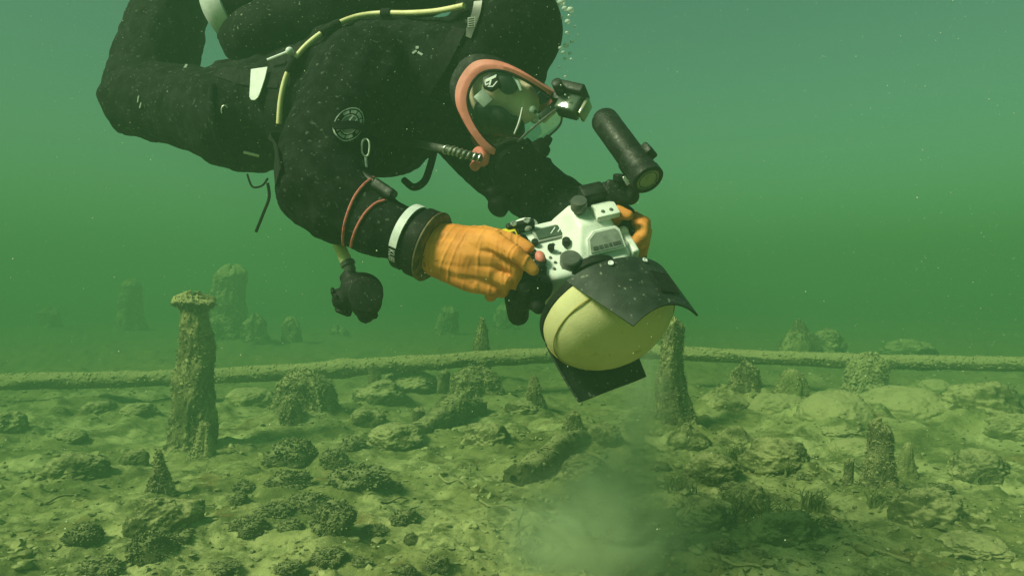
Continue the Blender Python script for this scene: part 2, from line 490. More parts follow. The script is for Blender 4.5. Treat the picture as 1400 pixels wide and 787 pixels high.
def crust(v, f, n, smin, smax, seed, hairs=0.5):
    """growth on a surface: small lumps and short limp filaments that break up its outline"""
    r = np.random.default_rng(seed + 100)
    if f.shape[1] == 4: f = np.concatenate([f[:, [0, 1, 2]], f[:, [0, 2, 3]]])
    iv, jf = ICO1
    tri = v[f]; nn = np.cross(tri[:, 1] - tri[:, 0], tri[:, 2] - tri[:, 0]); ar = np.linalg.norm(nn, axis=1) + 1e-12
    pick = r.choice(len(f), n, p=ar / ar.sum()); cen = tri[pick].mean(1); nrm = nn[pick] / ar[pick][:, None]
    s = smin * (smax / smin) ** (r.random(n) ** 1.6)
    sc = s[:, None] * r.uniform(.6, 1.4, (n, 3))
    lv = iv[None] * (1 + r.normal(0, .25, (n, len(iv))))[..., None] * sc[:, None, :]
    lv = lv - 0.62 * (lv * nrm[:, None]).sum(-1, keepdims=True) * nrm[:, None] + (cen + nrm * s[:, None] * 0.05)[:, None]
    lf = jf[None] + (np.arange(n) * len(iv))[:, None, None]
    nh = int(n * hairs * 2)
    pk = r.choice(len(f), nh, p=ar / ar.sum()); c2 = tri[pk].mean(1); n2 = nn[pk] / ar[pk][:, None]
    ln = smax * r.uniform(.4, 1.5, nh); d = n2 + r.normal(0, .6, (nh, 3)); d /= np.linalg.norm(d, axis=1)[:, None]
    sd = np.cross(d, r.normal(0, 1, (nh, 3))); sd /= np.linalg.norm(sd, axis=1)[:, None] + 1e-9
    wd = (smin * 0.5 * r.uniform(.5, 1.3, nh))[:, None]
    mid = c2 + d * (ln * .55)[:, None]; tip = mid + (d * .7 + np.array([0.1, 0, -.55])) * (ln * .5)[:, None]
    hv = np.stack([c2 - sd * wd, c2 + sd * wd, mid - sd * wd * .8, mid + sd * wd * .8, tip], 1)
    hf = np.array([(0, 1, 3), (0, 3, 2), (2, 3, 4)])[None] + (np.arange(nh) * 5)[:, None, None]
    o1 = len(v); o2 = o1 + n * len(iv)
    return np.concatenate([v, lv.reshape(-1, 3), hv.reshape(-1, 3)]), np.concatenate([f, lf.reshape(-1, 3) + o1, hf.reshape(-1, 3) + o2])

def rock_mesh(name, r, seed, mat, amp=0.35, fr=1.3, sharp=0.0, src=None, flat=0.0):
    v, f = src or ICO5
    s = seed * 13.7
    n = fbm(v[:, 0] * fr + s, v[:, 1] * fr - s, v[:, 2] * fr + 2 * s, 4, 0.55)
    n2 = np.abs(fbm(v[:, 0] * fr * 4 + s, v[:, 1] * fr * 4, v[:, 2] * fr * 4 - s, 4, 0.6))
    k = 1 + amp * n + (0.0 if mat is M['pale_stone'] else 0.035) * n2 + 0.035 * fbm(v[:, 0] * 11 + s, v[:, 1] * 11, v[:, 2] * 11, 3, 0.6)
    w = v * k[:, None]
    if sharp:
        q = sstep(-0.2, 1.1, w[:, 2]); w[:, 0] *= 1 - sharp * q; w[:, 1] *= 1 - sharp * q
    if flat: w[:, 2] = np.where(w[:, 2] > flat, flat + (w[:, 2] - flat) * 0.15, w[:, 2])
    w = w * np.array(r)
    w, f = crust(w, f, 420 if mat is M['stone'] else 120, 0.02 * min(r), 0.07 * min(r), seed, 1.2 if mat is M['stone'] else 0.2)
    return mesh_np(name, w, f, mat)

def stone(px, py, rx, rz, label, seed, mat='stone', ry=None, amp=0.35, fr=1.3, sharp=0, name='stone', cat='stone', group='stones on the lake bed', rot=0.0, flat=0.0, sink=0.25):
    g = G(px, py)
    k = g.y / FPX
    o = put(name, rock_mesh(name, (rx * k, (ry or rx) * k, rz * k), seed, M[mat], amp, fr, sharp, flat=flat))
    o.location = (g.x, g.y, float(g.z) + rz * k * (0.5 - sink))
    BUMPS.append((g.x, g.y, max(rx, ry or rx) * k * 1.15, rz * k * 0.55))
    o.rotation_euler = (0, 0, rot)
    return tag(o, label, cat, group)

# --- mussel clumps: a stone core under a crust of small shells
def clump_mesh(seed, nsh=420, ssz=0.15):
    v, f = ICO4
    r0 = random.Random(seed)
    s = seed * 7.9
    n = fbm(v[:, 0] * 1.4 + s, v[:, 1] * 1.4, v[:, 2] * 1.4 - s, 3, 0.55)
    k = 0.86 + 0.42 * n
    base = v * k[:, None] * np.array([1, 0.95, 0.72])
    V = [base]; Fs = [f]; off = len(base)
    # a shell: pointed oval of 8 sides, 3 rings
    ring = []
    for t, r in ((-0.55, 0.28), (0.1, 0.5), (0.65, 0.3)):
        for a in range(6):
            ring.append((r * 0.8 * math.cos(a * math.pi / 3), r * 0.62 * math.sin(a * math.pi / 3), t))
    sv = np.array(ring + [(0, 0, -1.0), (0, 0, 1.0)])
    sf = []
    for i in range(2):
        for a in range(6):
            b = (a + 1) % 6
            sf += [(i * 6 + a, i * 6 + b, i * 6 + 6 + b), (i * 6 + a, i * 6 + 6 + b, i * 6 + 6 + a)]
    for a in range(6):
        b = (a + 1) % 6
        sf += [(18, b, a), (19, 12 + a, 12 + b)]
    sf = np.array(sf)
    for q in range(nsh):
        d = Vector((r0.gauss(0, 1), r0.gauss(0, 1), r0.gauss(0.35, 0.9))).normalized()
        if d.z < -0.35: continue
        i = int(np.argmax(v @ np.array(d)))
        c = Vector(base[i]) * (0.97 + 0.08 * r0.random())
        ax = (d + Vector((r0.gauss(0, .7), r0.gauss(0, .7), r0.gauss(0, .5)))).normalized()
        u, w, a = basis(ax, (r0.random(), r0.random(), r0.random() + .1))
        z = ssz * r0.uniform(0.5, 1.15)
        Mx = np.array([u, w, a])
        V.append((sv * z) @ Mx + np.array(c)); Fs.append(sf + off); off += len(sv)
    return np.concatenate(V), np.concatenate(Fs)
CLUMPS = []
for q in range(6):
    cv, cf = clump_mesh(q + 3, 520 if q < 4 else 300, 0.135 if q < 4 else 0.19)
    CLUMPS.append(mesh_np('mussel_clump', cv, cf, M['mussel'], True, 50))

def clump(px, py, rx, rz, label, q, rot=0.0, group='mussel clumps on the silt'):
    g = G(px, py + rz * 0.4)
    k = g.y / FPX
    o = put('mussel_clump', CLUMPS[q % 6])
    o.scale = (rx * k, rx * k * 0.95, rz * k * 1.35)
    o.location = (g.x, g.y, g.z + rz * k * 0.50)
    BUMPS.append((g.x, g.y, rx * k * 1.1, rz * k * 0.42))
    o.rotation_euler = (0, 0, rot)
    return tag(o, label, 'mussel clump', group)

for a in [
    (402, 625, 36, 26, 'rounded mussel clump below the square stump, uppermost of the near cluster', 0, 0.2),
    (482, 612, 21, 15, 'small mussel clump touching the tip of the curved trail of clumps', 1, 1.0),
    (458, 634, 24, 20, 'mussel clump between the small top clump and the broad flat one', 2, 2.1),
    (491, 657, 40, 20, 'broad low mussel clump, widest of the middle cluster', 3, 0.0),
    (392, 664, 34, 20, 'lumpy mussel clump left of the broad flat clump', 1, 3.0),
    (420, 690, 34, 16, 'flat mussel clump just above the big dark dome clump', 0, 4.0),
    (456, 714, 37, 28, 'big dark domed mussel clump in the middle of the cluster', 2, 5.2),
    (342, 722, 27, 17, 'mussel clump lying left of the big dark domed clump', 3, 2.2),
    (334, 668, 17, 11, 'small mussel clump on bare silt left of the lumpy clump', 4, 0.4),
    (327, 686, 16, 10, 'tiny mussel clump under the small one on bare silt', 5, 1.4),
    (374, 700, 28, 13, 'low silt-dusted mussel clump left of the flat clump', 4, 2.7),
    (396, 722, 20, 11, 'small low mussel clump between two darker clumps', 5, 3.6),
    (535, 670, 20, 11, 'small mussel clump at the right end of the broad flat clump', 4, 4.4),
    (553, 709, 24, 13, 'ragged mussel clump alone on pale silt right of the dome clump', 5, 0.9),
    (512, 728, 22, 11, 'silty mussel clump just right of the big dark domed clump', 4, 2.0),
    (562, 739, 12, 9, 'very small round mussel clump on bright silt', 0, 3.3),
    (452, 764, 28, 15, 'mussel clump directly below the big dark domed clump', 1, 4.9),
    (493, 771, 15, 9, 'small mussel clump near the frame bottom right of a larger one', 5, 5.5),
    (596, 775, 20, 15, 'dark mussel clump at the bottom edge beside the silt plume', 3, 1.1),
    (556, 783, 16, 13, 'mussel clump cut by the bottom edge below the ragged one', 2, 2.5),
    (205, 757, 35, 30, 'large dark mussel clump in the bottom left corner area', 0, 3.9),
    (116, 736, 27, 20, 'mussel clump left of the big silty boulder', 1, 0.1),
    (250, 735, 28, 15, 'mussel clump leaning on the lower right of the silty boulder', 3, 4.2),
    (133, 780, 34, 15, 'mussel clump cut by the bottom edge at far left', 2, 5.8),
    (305, 776, 24, 9, 'thin mussel clump on the bottom edge between larger clumps', 4, 1.9),
    (395, 777, 22, 9, 'flat mussel clump on the bottom edge below the left clumps', 5, 0.6),
    (720, 745, 18, 12, 'mussel clump at the foot of the weed beside the plume', 1, 0.6),
]:
    clump(*a)

# --- old wooden piles
def pile(px_top, py_top, py_base, Y, w_top, w_base, label, seed, cap=0.0, mat='wood', lean=0.0, jag=0.0, round_top=False, group='old wooden piles', name='wooden_pile', cat='pile', base_x=None, nseg=72, nrow=110):
    k = Y / FPX
    top = P(px_top, py_top, Y)
    bx = (base_x if base_x is not None else px_top)
    x0 = (bx - 700) * k; z0 = float(bed_h(x0, Y)) - 0.06
    H = top.z - z0
    t = np.linspace(0, 1, nrow); th = np.linspace(0, 2 * math.pi, nseg, endpoint=False)
    BUMPS.append((x0, Y, w_base * k * 0.85, w_base * k * 0.20))
    T, TH = np.meshgrid(t, th, indexing='ij')
    r = (w_base * (1 - T) ** 1.5 + w_top * (1 - (1 - T) ** 1.5)) * 0.5 * k
    r = r + 0.10 * w_base * k * np.exp(-T * 9)
    if cap: r = r + cap * k * 0.5 * np.exp(-((T - 0.955) / 0.028) ** 2)
    s = seed * 5.3
    cx, sx = np.cos(TH), np.sin(TH)
    zz = T * H / (w_base * k)
    n = fbm(cx * 1.2 + s, sx * 1.2, zz * 0.9 - s, 4, 0.55)
    n2 = np.abs(fbm(cx * 4 + s, sx * 4, zz * 3.0, 4, 0.6))
    r = r * (1 + 0.42 * n + 0.26 * n2 + 0.22 * vn(cx * .8 + s, sx * .8, zz * 1.3 + 3 * s))
    grain = vn(cx * 6, sx * 6, zz * 0.45 + s) + 0.6 * vn(cx * 13, sx * 13, zz * 0.8)
    r = r * (1 + 0.06 * grain)
    if round_top: r = r * np.sqrt(np.clip(1 - (np.clip(T - 0.55, 0, 1) / 0.452) ** 2, 0.0004, 1))
    else:
        hc = np.clip((1 - T) * H / (0.30 * w_top * k), 0.0, 1); r = r * np.clip(hc, 0.004, 1) ** 0.42
    z = z0 + T * H
    if jag: z = z + jag * k * sstep(0.6, 1, T) * fbm(cx * 1.6 + s, sx * 1.6, s, 3)
    lx = (top.x - x0) * T + 0.06 * w_base * k * np.sin(zz * 1.7 + s)
    v = np.stack([x0 + lx + r * cx, Y + r * sx, z], -1).reshape(-1, 3)
    idx = np.arange(nrow * nseg).reshape(nrow, nseg)
    f = np.stack([idx[:-1], np.roll(idx, -1, 1)[:-1], np.roll(idx, -1, 1)[1:], idx[1:]], -1).reshape(-1, 4)
    org = np.array((x0, Y, z0))
    v, f = crust(v, f, 520 if Y < 7.5 else 160, 0.014 * w_base * k, 0.065 * w_base * k, seed, 3.4)
    o = put(name, mesh_np(name, v - org, f, M[mat])); o.location = org
    return tag(o, label, cat, group)

pile(266, 402, 604, 4.35, 29, 66, 'tall wooden pile with a crusted flaring top at left', 2, cap=22, jag=10, base_x=264)
pile(922, 436, 600, 4.7, 26, 60, 'pale pointed pile standing behind the dome port in drifting silt', 5, jag=12, base_x=921)
pile(315, 363, 490, 12.0, 38, 54, 'thick faint pile in the haze just right of the tall crusted pile', 3, jag=10)
pile(345, 432, 495, 11.8, 30, 40, 'low hazy pile stub touching the thick faint pile', 13, jag=10)
pile(180, 384, 480, 15.5, 24, 34, 'slender faint pile far off in the green haze at left', 4, jag=8)
pile(70, 420, 482, 16.5, 26, 34, 'barely visible pile stump farthest left in the haze', 15, jag=8)
pile(398, 432, 490, 12.2, 26, 22, 'knob-topped hazy stub right of the thick faint pile', 6, round_top=True)
pile(462, 446, 488, 14.0, 22, 28, 'faint short stub below the hanging regulator', 7, jag=6)
pile(612, 420, 480, 14.5, 22, 34, 'faint pile stub in the haze below the orange glove', 8, jag=8)
pile(692, 416, 478, 15.5, 24, 32, 'faint pile stub left of the yellow dome cover', 9, jag=8)
pile(657, 433, 500, 7.4, 14, 34, 'pointed dark stub standing just behind the long log', 10, round_top=True)
pile(416, 507, 560, 5.3, 58, 84, 'wide flat-topped stump under the left log', 11, jag=4, name='tree_stump', cat='stump', group='stumps along the log')
pile(397, 540, 575, 4.9, 26, 44, 'small dark knob of wood in front of the flat-topped stump', 12, round_top=True, name='tree_stump', cat='stump', group='stumps along the log')
pile(511, 497, 560, 6.1, 12, 22, 'thin upright stick below the log at its dark knot', 14, jag=4, name='tree_stump', cat='stump', group='stumps along the log')
pile(655, 500, 550, 6.25, 56, 70, 'broad stump supporting the log near the dome cover', 16, jag=4, name='tree_stump', cat='stump', group='stumps along the log')
pile(608, 505, 550, 6.3, 16, 22, 'narrow stump left of the broad one supporting the log', 17, jag=4, name='tree_stump', cat='stump', group='stumps along the log')
pile(732, 512, 560, 5.4, 16, 30, 'small pointed stub left of the lower sunshade', 18, round_top=True, name='tree_stump', cat='stump', group='stumps along the log')
pile(1016, 498, 560, 5.5, 30, 52, 'crumbling stump in front of the right log, nearest the dome', 19, jag=12, name='tree_stump', cat='stump', group='stumps along the log')
pile(1080, 504, 560, 5.3, 40, 44, 'pale bullet-shaped stump below the right log', 20, round_top=True, mat='pale_stone', name='tree_stump', cat='stump', group='stumps along the log')
pile(1188, 486, 540, 6.0, 40, 66, 'silted stump bulging over the right log', 21, jag=10, mat='log', name='tree_stump', cat='stump', group='stumps along the log')
pile(1206, 582, 690, 3.25, 24, 64, 'dark craggy stump standing among stones on the right', 22, jag=22, name='tree_stump', cat='stump', group='stumps along the log')
pile(1160, 628, 668, 3.4, 10, 18, 'thin short stub left of the craggy stump', 23, jag=6, name='tree_stump', cat='stump', group='stumps along the log')
pile(1241, 604, 640, 3.55, 15, 22, 'pale-tipped short stub right of the craggy stump', 24, round_top=True, mat='pale_stone', name='tree_stump', cat='stump', group='stumps along the log')
pile(216, 616, 672, 3.25, 7, 64, 'dark pyramid-shaped stub on pale silt at left', 25, jag=4, name='tree_stump', cat='stump', group='stumps along the log')
pile(277, 576, 615, 4.1, 12, 44, 'small cone-shaped stub at the foot of the tall pile', 26, jag=4, mat='log', name='tree_stump', cat='stump', group='stumps along the log')
pile(785, 562, 600, 4.6, 14, 44, 'low pointed stub under the tip of the lower sunshade', 27, jag=4, name='tree_stump', cat='stump', group='stumps along the log')
pile(572, 556, 590, 4.9, 14, 18, 'short thin stub in front of the log between the dark logs', 28, jag=4, name='tree_stump', cat='stump', group='stumps along the log')

# --- logs
def log(a, b, ra, rb, label, seed, mat='log', bend=0.05, name='sunken_log', knots=()):
    a, b = Vector(a), Vector(b); L = (b - a).length
    nrow = max(60, int(L / 0.025)); nseg = 40
    u, w, ax = basis(b - a)
    t = np.linspace(0, 1, nrow); th = np.linspace(0, 2 * math.pi, nseg, endpoint=False)
    T, TH = np.meshgrid(t, th, indexing='ij')
    r = ra + (rb - ra) * T
    for kt, kr in knots: r = r * (1 + kr * np.exp(-((T - kt) * L / 0.09) ** 2))
    c, s = np.cos(TH), np.sin(TH); zz = T * L / ra; q = seed * 3.7
    r = r * (1 + 0.20 * fbm(c * 1.3 + q, s * 1.3, zz * 0.35, 4, 0.55) + 0.16 * np.abs(fbm(c * 3.5, s * 3.5 + q, zz * 1.5, 4, 0.6)))
    e = np.minimum(T, 1 - T) * L
    r = r * np.clip(e / (ra * 0.5), 0.03, 1) ** 0.4
    cu = bend * L * 0.08 * np.sin(T * math.pi * 2.3 + seed)
    A = np.array(a); U, W, D = np.array(u), np.array(w), np.array(ax)
    v = (A + D * (T * L)[..., None] + U * (r * c + cu)[..., None] + W * (r * s)[..., None]).reshape(-1, 3)
    idx = np.arange(nrow * nseg).reshape(nrow, nseg)
    f = np.stack([idx[:-1], idx[1:], np.roll(idx, -1, 1)[1:], np.roll(idx, -1, 1)[:-1]], -1).reshape(-1, 4)
    v, f = crust(v, f, int(300 * L / (ra * 6)) + 60, 0.05 * ra, 0.26 * ra, seed, 2.6)
    o = put(name, mesh_np(name, v - A, f, M[mat])); o.location = a
    return tag(o, label, 'log', 'sunken logs')
log(P(-60, 524, 5.7) + (P(-60, 524, 5.7) - P(770, 489, 6.7)) * 0.35, P(800, 488, 6.75), 0.060, 0.068, 'long silt-covered log lying across the left half of the lake bed', 1, knots=((0.68, 0.25),))
log(P(860, 481, 6.72), P(1460, 501, 5.9) + (P(1460, 501, 5.9) - P(885, 481, 6.7)) * 0.35, 0.062, 0.055, 'long silt-covered log running off the right edge of the picture', 2, bend=0.03)
g1, g2 = G(702, 664), G(800, 606)
log(g1 + Vector((0, 0, .03)), g2 + Vector((0, 0, .04)), 0.075, 0.06, 'short dark sunken log lying diagonally below the dome cover', 3, mat='dark_wood', bend=0.35, knots=((0.3, 0.3), (0.8, -0.25)))
g1, g2 = G(560, 602), G(655, 560)
log(g1 + Vector((0, 0, .03)), g2 + Vector((0, 0, .05)), 0.09, 0.08, 'dark sunken log between the hanging regulator and the broad stump', 4, mat='dark_wood', bend=0.35, knots=((0.55, 0.35),))
g1, g2 = G(1165, 748), G(1245, 772)
log(g1 + Vector((0, 0, .01)), g2 + Vector((0, 0, .01)), 0.012, 0.008, 'thin dark stick on pale silt in the lower right', 6, mat='wood', name='stick')

for x0_, y0_, x1_, y1_, rr_, lab_ in ((655, 690, 700, 700, .006, 'thin twig on pale silt left of the weed blades'), (520, 690, 556, 684, .005, 'short twig between the ragged clump and the small one'), (60, 690, 110, 676, .006, 'thin twig on silt near the left edge'), (1290, 760, 1345, 770, .007, 'pale twig in the lower right corner'), (985, 772, 1040, 781, .007, 'twig lying at the bottom edge below the weedy mounds'), (600, 655, 640, 668, .006, 'twig between the two diagonal logs')):
    q0, q1 = G(x0_, y0_), G(x1_, y1_)
    log(q0 + Vector((0, 0, .012)), q1 + Vector((0, 0, .012)), rr_, rr_ * .6, lab_, len(lab_), mat='wood', bend=0.6, name='stick')
# --- stones and boulders
for a in [
    (222, 712, 52, 36, 'big silty boulder with a rounded crest in the lower left', 1, 'stone', 44),
    (108, 640, 42, 22, 'low dark mound on the silt left of the pyramid stub', 2, 'stone', 40),
    (183, 628, 18, 13, 'small dark stone above and left of the pyramid stub', 3, 'stone', None),
    (135, 560, 22, 13, 'flat dark stone below the left log near the left edge', 4, 'stone', None),
    (190, 562, 24, 12, 'flat dark stone between two others left of the tall pile', 5, 'stone', None),
    (98, 598, 18, 9, 'small flat stone in the left silt field', 6, 'stone', None),
    (10, 585, 26, 24, 'dark mound cut by the left edge of the picture', 7, 'stone', None),
    (345, 545, 36, 18, 'silted stone right of the tall pile under the log', 8, 'pale_stone', None),
    (520, 540, 34, 20, 'silted stone below the log beside the thin stick', 9, 'stone', None),
    (560, 528, 40, 22, 'dark stone tucked under the log right of the thin stick', 10, 'stone', None),
    (500, 572, 24, 16, 'small dark stone below the thin stick', 11, 'stone', None),
    (540, 598, 36, 18, 'dark lumpy stone left of the diagonal dark log', 30, 'stone', None),
    (665, 598, 34, 22, 'dark mossy stone right of the upper diagonal log', 12, 'stone', None),
    (715, 560, 26, 14, 'stone half buried left of the lower sunshade', 13, 'stone', None),
    (825, 600, 26, 20, 'round dark stone seen through the silt plume', 14, 'stone', None),
    (800, 640, 32, 20, 'dark stone leaning on the short diagonal log', 31, 'stone', None),
    (1092, 478, 30, 40, 'pointed mound rising behind the right log', 15, 'stone', None),
    (1128, 478, 26, 26, 'second rounded mound behind the right log', 16, 'stone', None),
    (1240, 478, 36, 14, 'low hump behind the right log toward the right edge', 32, 'stone', None),
    (1145, 566, 62, 34, 'large pale boulder below the bullet-shaped stump', 17, 'pale_stone', 50),
    (1232, 560, 70, 34, 'large pale slab-like boulder right of the other pale boulder', 18, 'pale_stone', 50),
    (1275, 535, 26, 20, 'round pale stone under the right log', 19, 'pale_stone', None),
    (1060, 560, 46, 24, 'pale boulder in front of the crumbling stump', 20, 'pale_stone', None),
    (1340, 560, 56, 40, 'dark weedy mound near the right edge below the log', 21, 'stone', None),
    (1385, 590, 40, 24, 'dark stone cut by the right edge', 22, 'stone', None),
    (990, 548, 36, 22, 'grey green stone right of the pale pointed pile', 23, 'stone', None),
    (1150, 590, 34, 13, 'flat stone with a dark hollow beneath the large pale boulder', 24, 'stone', None),
    (1170, 616, 36, 16, 'pale flat stone above the thin short stub', 33, 'pale_stone', None),
    (1265, 700, 50, 34, 'round mottled boulder right of the craggy stump', 25, 'stone', 44),
    (1335, 640, 54, 26, 'broad dark stone covered in litter near the right edge', 26, 'stone', 40),
    (1005, 600, 34, 20, 'dark stone right of the pale pointed pile base', 27, 'stone', None),
    (940, 600, 30, 20, 'dark stone at the base of the pale pointed pile', 34, 'stone', None),
    (1060, 625, 44, 24, 'weedy mound in the middle of the right side', 28, 'stone', None),
    (975, 640, 36, 20, 'dark stone in shade right of the silt plume', 35, 'stone', None),
    (1075, 726, 56, 27, 'big dark weedy mound in the lower right', 29, 'stone', 44),
    (965, 706, 50, 24, 'dark weedy mound right beside the silt plume', 36, 'stone', 40),
    (1020, 685, 30, 26, 'dark lump between the two weedy mounds', 37, 'stone', None),
    (1330, 745, 40, 14, 'low silted lump in the lower right corner', 38, 'stone', None),
]:
    px, py, rx, rz, lab, sd, mt, ry = a
    stone(px, py + rz * 0.45, rx, rz * 1.1, lab, sd, mt, ry, amp=0.24 if mt == 'pale_stone' else 0.36, rot=sd, sharp=0.55 if 'pointed' in lab else 0, fr=1.0 if mt == 'pale_stone' else 1.3)

# ------------------------------------------------------------------ the lake bed itself, heaped softly round everything that stands in it
def bed_total(x, y):
    h = bed_hf(x, y)
    for (bx, by, br, bh) in BUMPS:
        m = (np.abs(x - bx) < 2.6 * br) & (np.abs(y - by) < 2.6 * br)
        if m.any():
            xx, yy = x[m], y[m]
            wob = 1 + 0.45 * fbm(xx * 7 + bx, yy * 7, 2.7, 2)
            h[m] += bh * np.exp(-((xx - bx) ** 2 + (yy - by) ** 2) / (br * wob) ** 2)
    return h
ys = np.concatenate([np.linspace(-6, 1.5, 24), np.geomspace(1.56, 9, 560), np.geomspace(9.05, 70, 90)])
ss = np.linspace(-1, 1, 700)
hw = np.where(ys < 1.5, 3.2, 1.7 + ys * 0.95)
X = ss[None, :] * hw[:, None]; Yg = np.repeat(ys[:, None], len(ss), 1)
Z = bed_total(X, Yg)
nr, nc = X.shape
idx = np.arange(nr * nc).reshape(nr, nc)
F = np.stack([idx[:-1, :-1], idx[:-1, 1:], idx[1:, 1:], idx[1:, :-1]], -1).reshape(-1, 4)
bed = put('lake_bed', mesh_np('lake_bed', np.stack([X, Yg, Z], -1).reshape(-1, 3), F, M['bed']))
tag(bed, 'silty yellow green lake bed with algae patches', 'lake bed', kind='structure')


# --- weeds: tufts of strap-like blades
def tuft(px, py, n, hpx, label, seed, spread=0.5, mat='blade', wid=3.0):
    g = G(px, py); k = g.y / FPX; r0 = random.Random(seed)
    g.z = float(bed_total(np.array([g.x]), np.array([g.y]))[0])
    mb = MB()
    for q in range(n):
        a = r0.uniform(0, 6.28); d = Vector((math.cos(a), math.sin(a), 0)) * r0.uniform(0, spread * hpx * k * 0.6)
        h = hpx * k * r0.uniform(0.5, 1.1); lean = Vector((r0.gauss(0.1, .35), r0.gauss(0, .35), 0)) * h
        b = g + d - Vector((0, 0, .02)); pts = []; nn = []
        ph = r0.uniform(0, 6)
        for i in range(6):
            t = i / 5
            pts.append(b + Vector((0, 0, h * t * (1 - .15 * t))) + lean * t * t + Vector((math.sin(ph + t * 5) * h * .06, 0, 0)))
            nn.append(Vector((math.sin(ph), -1, .2)))
        mb.strip(pts, nn, [wid * k * (1 - .75 * (i / 5)) for i in range(6)], 0.0012)
    o = mb.build('water_weed', M[mat])
    return tag(o, label, 'water weed', 'water weeds')
tuft(708, 732, 3, 46, 'two thin dark weed blades standing on silt left of the plume', 1, 0.2, wid=4)
tuft(733, 772, 34, 34, 'bushy weed tuft at the left edge of the silt plume', 2, 0.9)
tuft(900, 783, 10, 18, 'short grassy tuft at the bottom edge in the plume', 3, 0.8)
tuft(955, 722, 150, 30, 'dark weed tuft on the mound beside the silt plume', 4, 2.0)
tuft(1020, 712, 150, 34, 'dense dark weed tuft between the weedy mounds', 5, 1.8)
tuft(1078, 738, 170, 34, 'dense weed tuft on the big dark mound in the lower right', 6, 2.0)
tuft(1110, 690, 60, 30, 'pale-tipped weed tuft above the big dark mound', 7, 0.9)
tuft(1330, 664, 110, 22, 'weed litter draped over the broad dark stone', 8, 1.6)
tuft(1010, 630, 90, 24, 'weed tuft in the shaded stones right of the pointed pile', 9, 1.3)
tuft(1200, 696, 70, 22, 'weed tuft at the foot of the craggy stump', 10, 1.2)
tuft(640, 640, 10, 14, 'tiny weed sprigs on silt between the two diagonal logs', 11, 1.5)

tuft(930, 668, 80, 22, 'low weed tuft in the shade left of the weedy mounds', 12, 1.8)
tuft(1060, 650, 80, 24, 'weed tuft on the mound in the middle of the right side', 13, 1.8)
tuft(1255, 715, 60, 20, 'sparse weed on the round mottled boulder', 14, 1.8)
tuft(600, 585, 60, 18, 'dark weed growing along the upper diagonal log', 15, 2.5)
tuft(1340, 575, 90, 20, 'weed on the mound near the right edge below the log', 16, 2.2)
for q, (x, y, rr) in enumerate(((905, 640, 14), (950, 655, 18), (1000, 668, 16), (1045, 690, 20), (1100, 655, 14), (1130, 720, 16), (930, 745, 16), (990, 748, 20), (1040, 760, 14), (1120, 752, 12), (1180, 640, 12), (1290, 670, 16))):
    clump(x, y, rr, rr * 0.6, ('small dark clump half hidden in the weedy patch of the right side'), q, q * 1.7, 'dark clumps in the weedy patch')
# --- grit: countless crumbs of shell, wood and stone on the silt
def grit(name, n, smin, smax, mat, label, seed, yr=(1.9, 8.0)):
    r = np.random.default_rng(seed)
    v, f = ICO1
    yy = yr[0] * (yr[1] / yr[0]) ** r.random(n); xx = (r.random(n) * 2 - 1) * (yy * 0.78 + 0.3)
    keep = fbm(xx * 1.6 + seed, yy * 1.6, 3.3, 3) + r.normal(0, 0.25, n) > -0.05
    xx, yy = xx[keep], yy[keep]; n = len(xx)
    s = smin * (smax / smin) ** (r.random(n) ** 1.8)
    zz = bed_total(xx, yy) + s * 0.15
    sc = np.stack([s * r.uniform(.7, 1.5, n), s * r.uniform(.7, 1.3, n), s * r.uniform(.35, .9, n)], -1)
    jit = 1 + r.normal(0, .18, (n, len(v)))
    a = r.random(n) * 6.28
    w = v[None] * jit[..., None] * sc[:, None, :]
    x2 = w[..., 0] * np.cos(a)[:, None] - w[..., 1] * np.sin(a)[:, None]
    y2 = w[..., 0] * np.sin(a)[:, None] + w[..., 1] * np.cos(a)[:, None]
    V = np.stack([x2 + xx[:, None], y2 + yy[:, None], w[..., 2] + zz[:, None]], -1).reshape(-1, 3)
    Fc = (f[None] + (np.arange(n) * len(v))[:, None, None]).reshape(-1, 3)
    o = put(name, mesh_np(name, V, Fc, M[mat], True, 40))
    return tag(o, label, 'gravel', kind='stuff')
grit('gravel', 12000, 0.002, 0.015, 'mussel', 'dark crumbs of shell and grit strewn on the silt', 1)
grit('pebbles', 14000, 0.003, 0.024, 'debris', 'silty pebbles and lumps strewn on the lake bed', 2)
grit('shell_fragments', 260, 0.002, 0.007, 'shell_white', 'tiny pale shell fragments scattered on the silt', 3, (1.9, 5))
# ------------------------------------------------------------------ the diver
person = thing('person', 'diver in a black drysuit and orange gloves swimming face down over the lake bed', 'person', P(480, 160, 1.9))
mb = MB()
# trunk (ellipsoids fuse into one skin)
chain(mb, [P(330, 163, 2.03), P(400, 150, 2.0), P(470, 140, 1.97), P(545, 128, 1.93), P(608, 112, 1.90)], [0.150, 0.165, 0.185, 0.190, 0.165])
mb.ball(P(520, 120, 2.0), (0.26, 0.20, 0.19), 3)
mb.ball(P(340, 160, 2.08), (0.17, 0.18, 0.155), 3)
# neck and hooded head
chain(mb, [P(608, 105, 1.88), P(655, 92, 1.85)], [0.15, 0.125])
mb.ball(P(692, 42, 1.83), (0.142, 0.128, 0.142), 4)
mb.ball(P(690, 92, 1.87), (0.112, 0.10, 0.10), 3)
mb.ball(P(652, 122, 1.87), (0.085, 0.10, 0.12), 3)
mb.ball(P(528, 190, 1.86), (0.12, 0.10, 0.095), 3)
# near arm
chain(mb, [P(500, 110, 1.80), P(468, 165, 1.70), P(447, 215, 1.64), P(442, 252, 1.60)], [0.135, 0.118, 0.110, 0.104])
chain(mb, [P(442, 252, 1.60), P(472, 283, 1.575), P(520, 308, 1.54), P(566, 327, 1.51)], [0.104, 0.086, 0.066, 0.055])
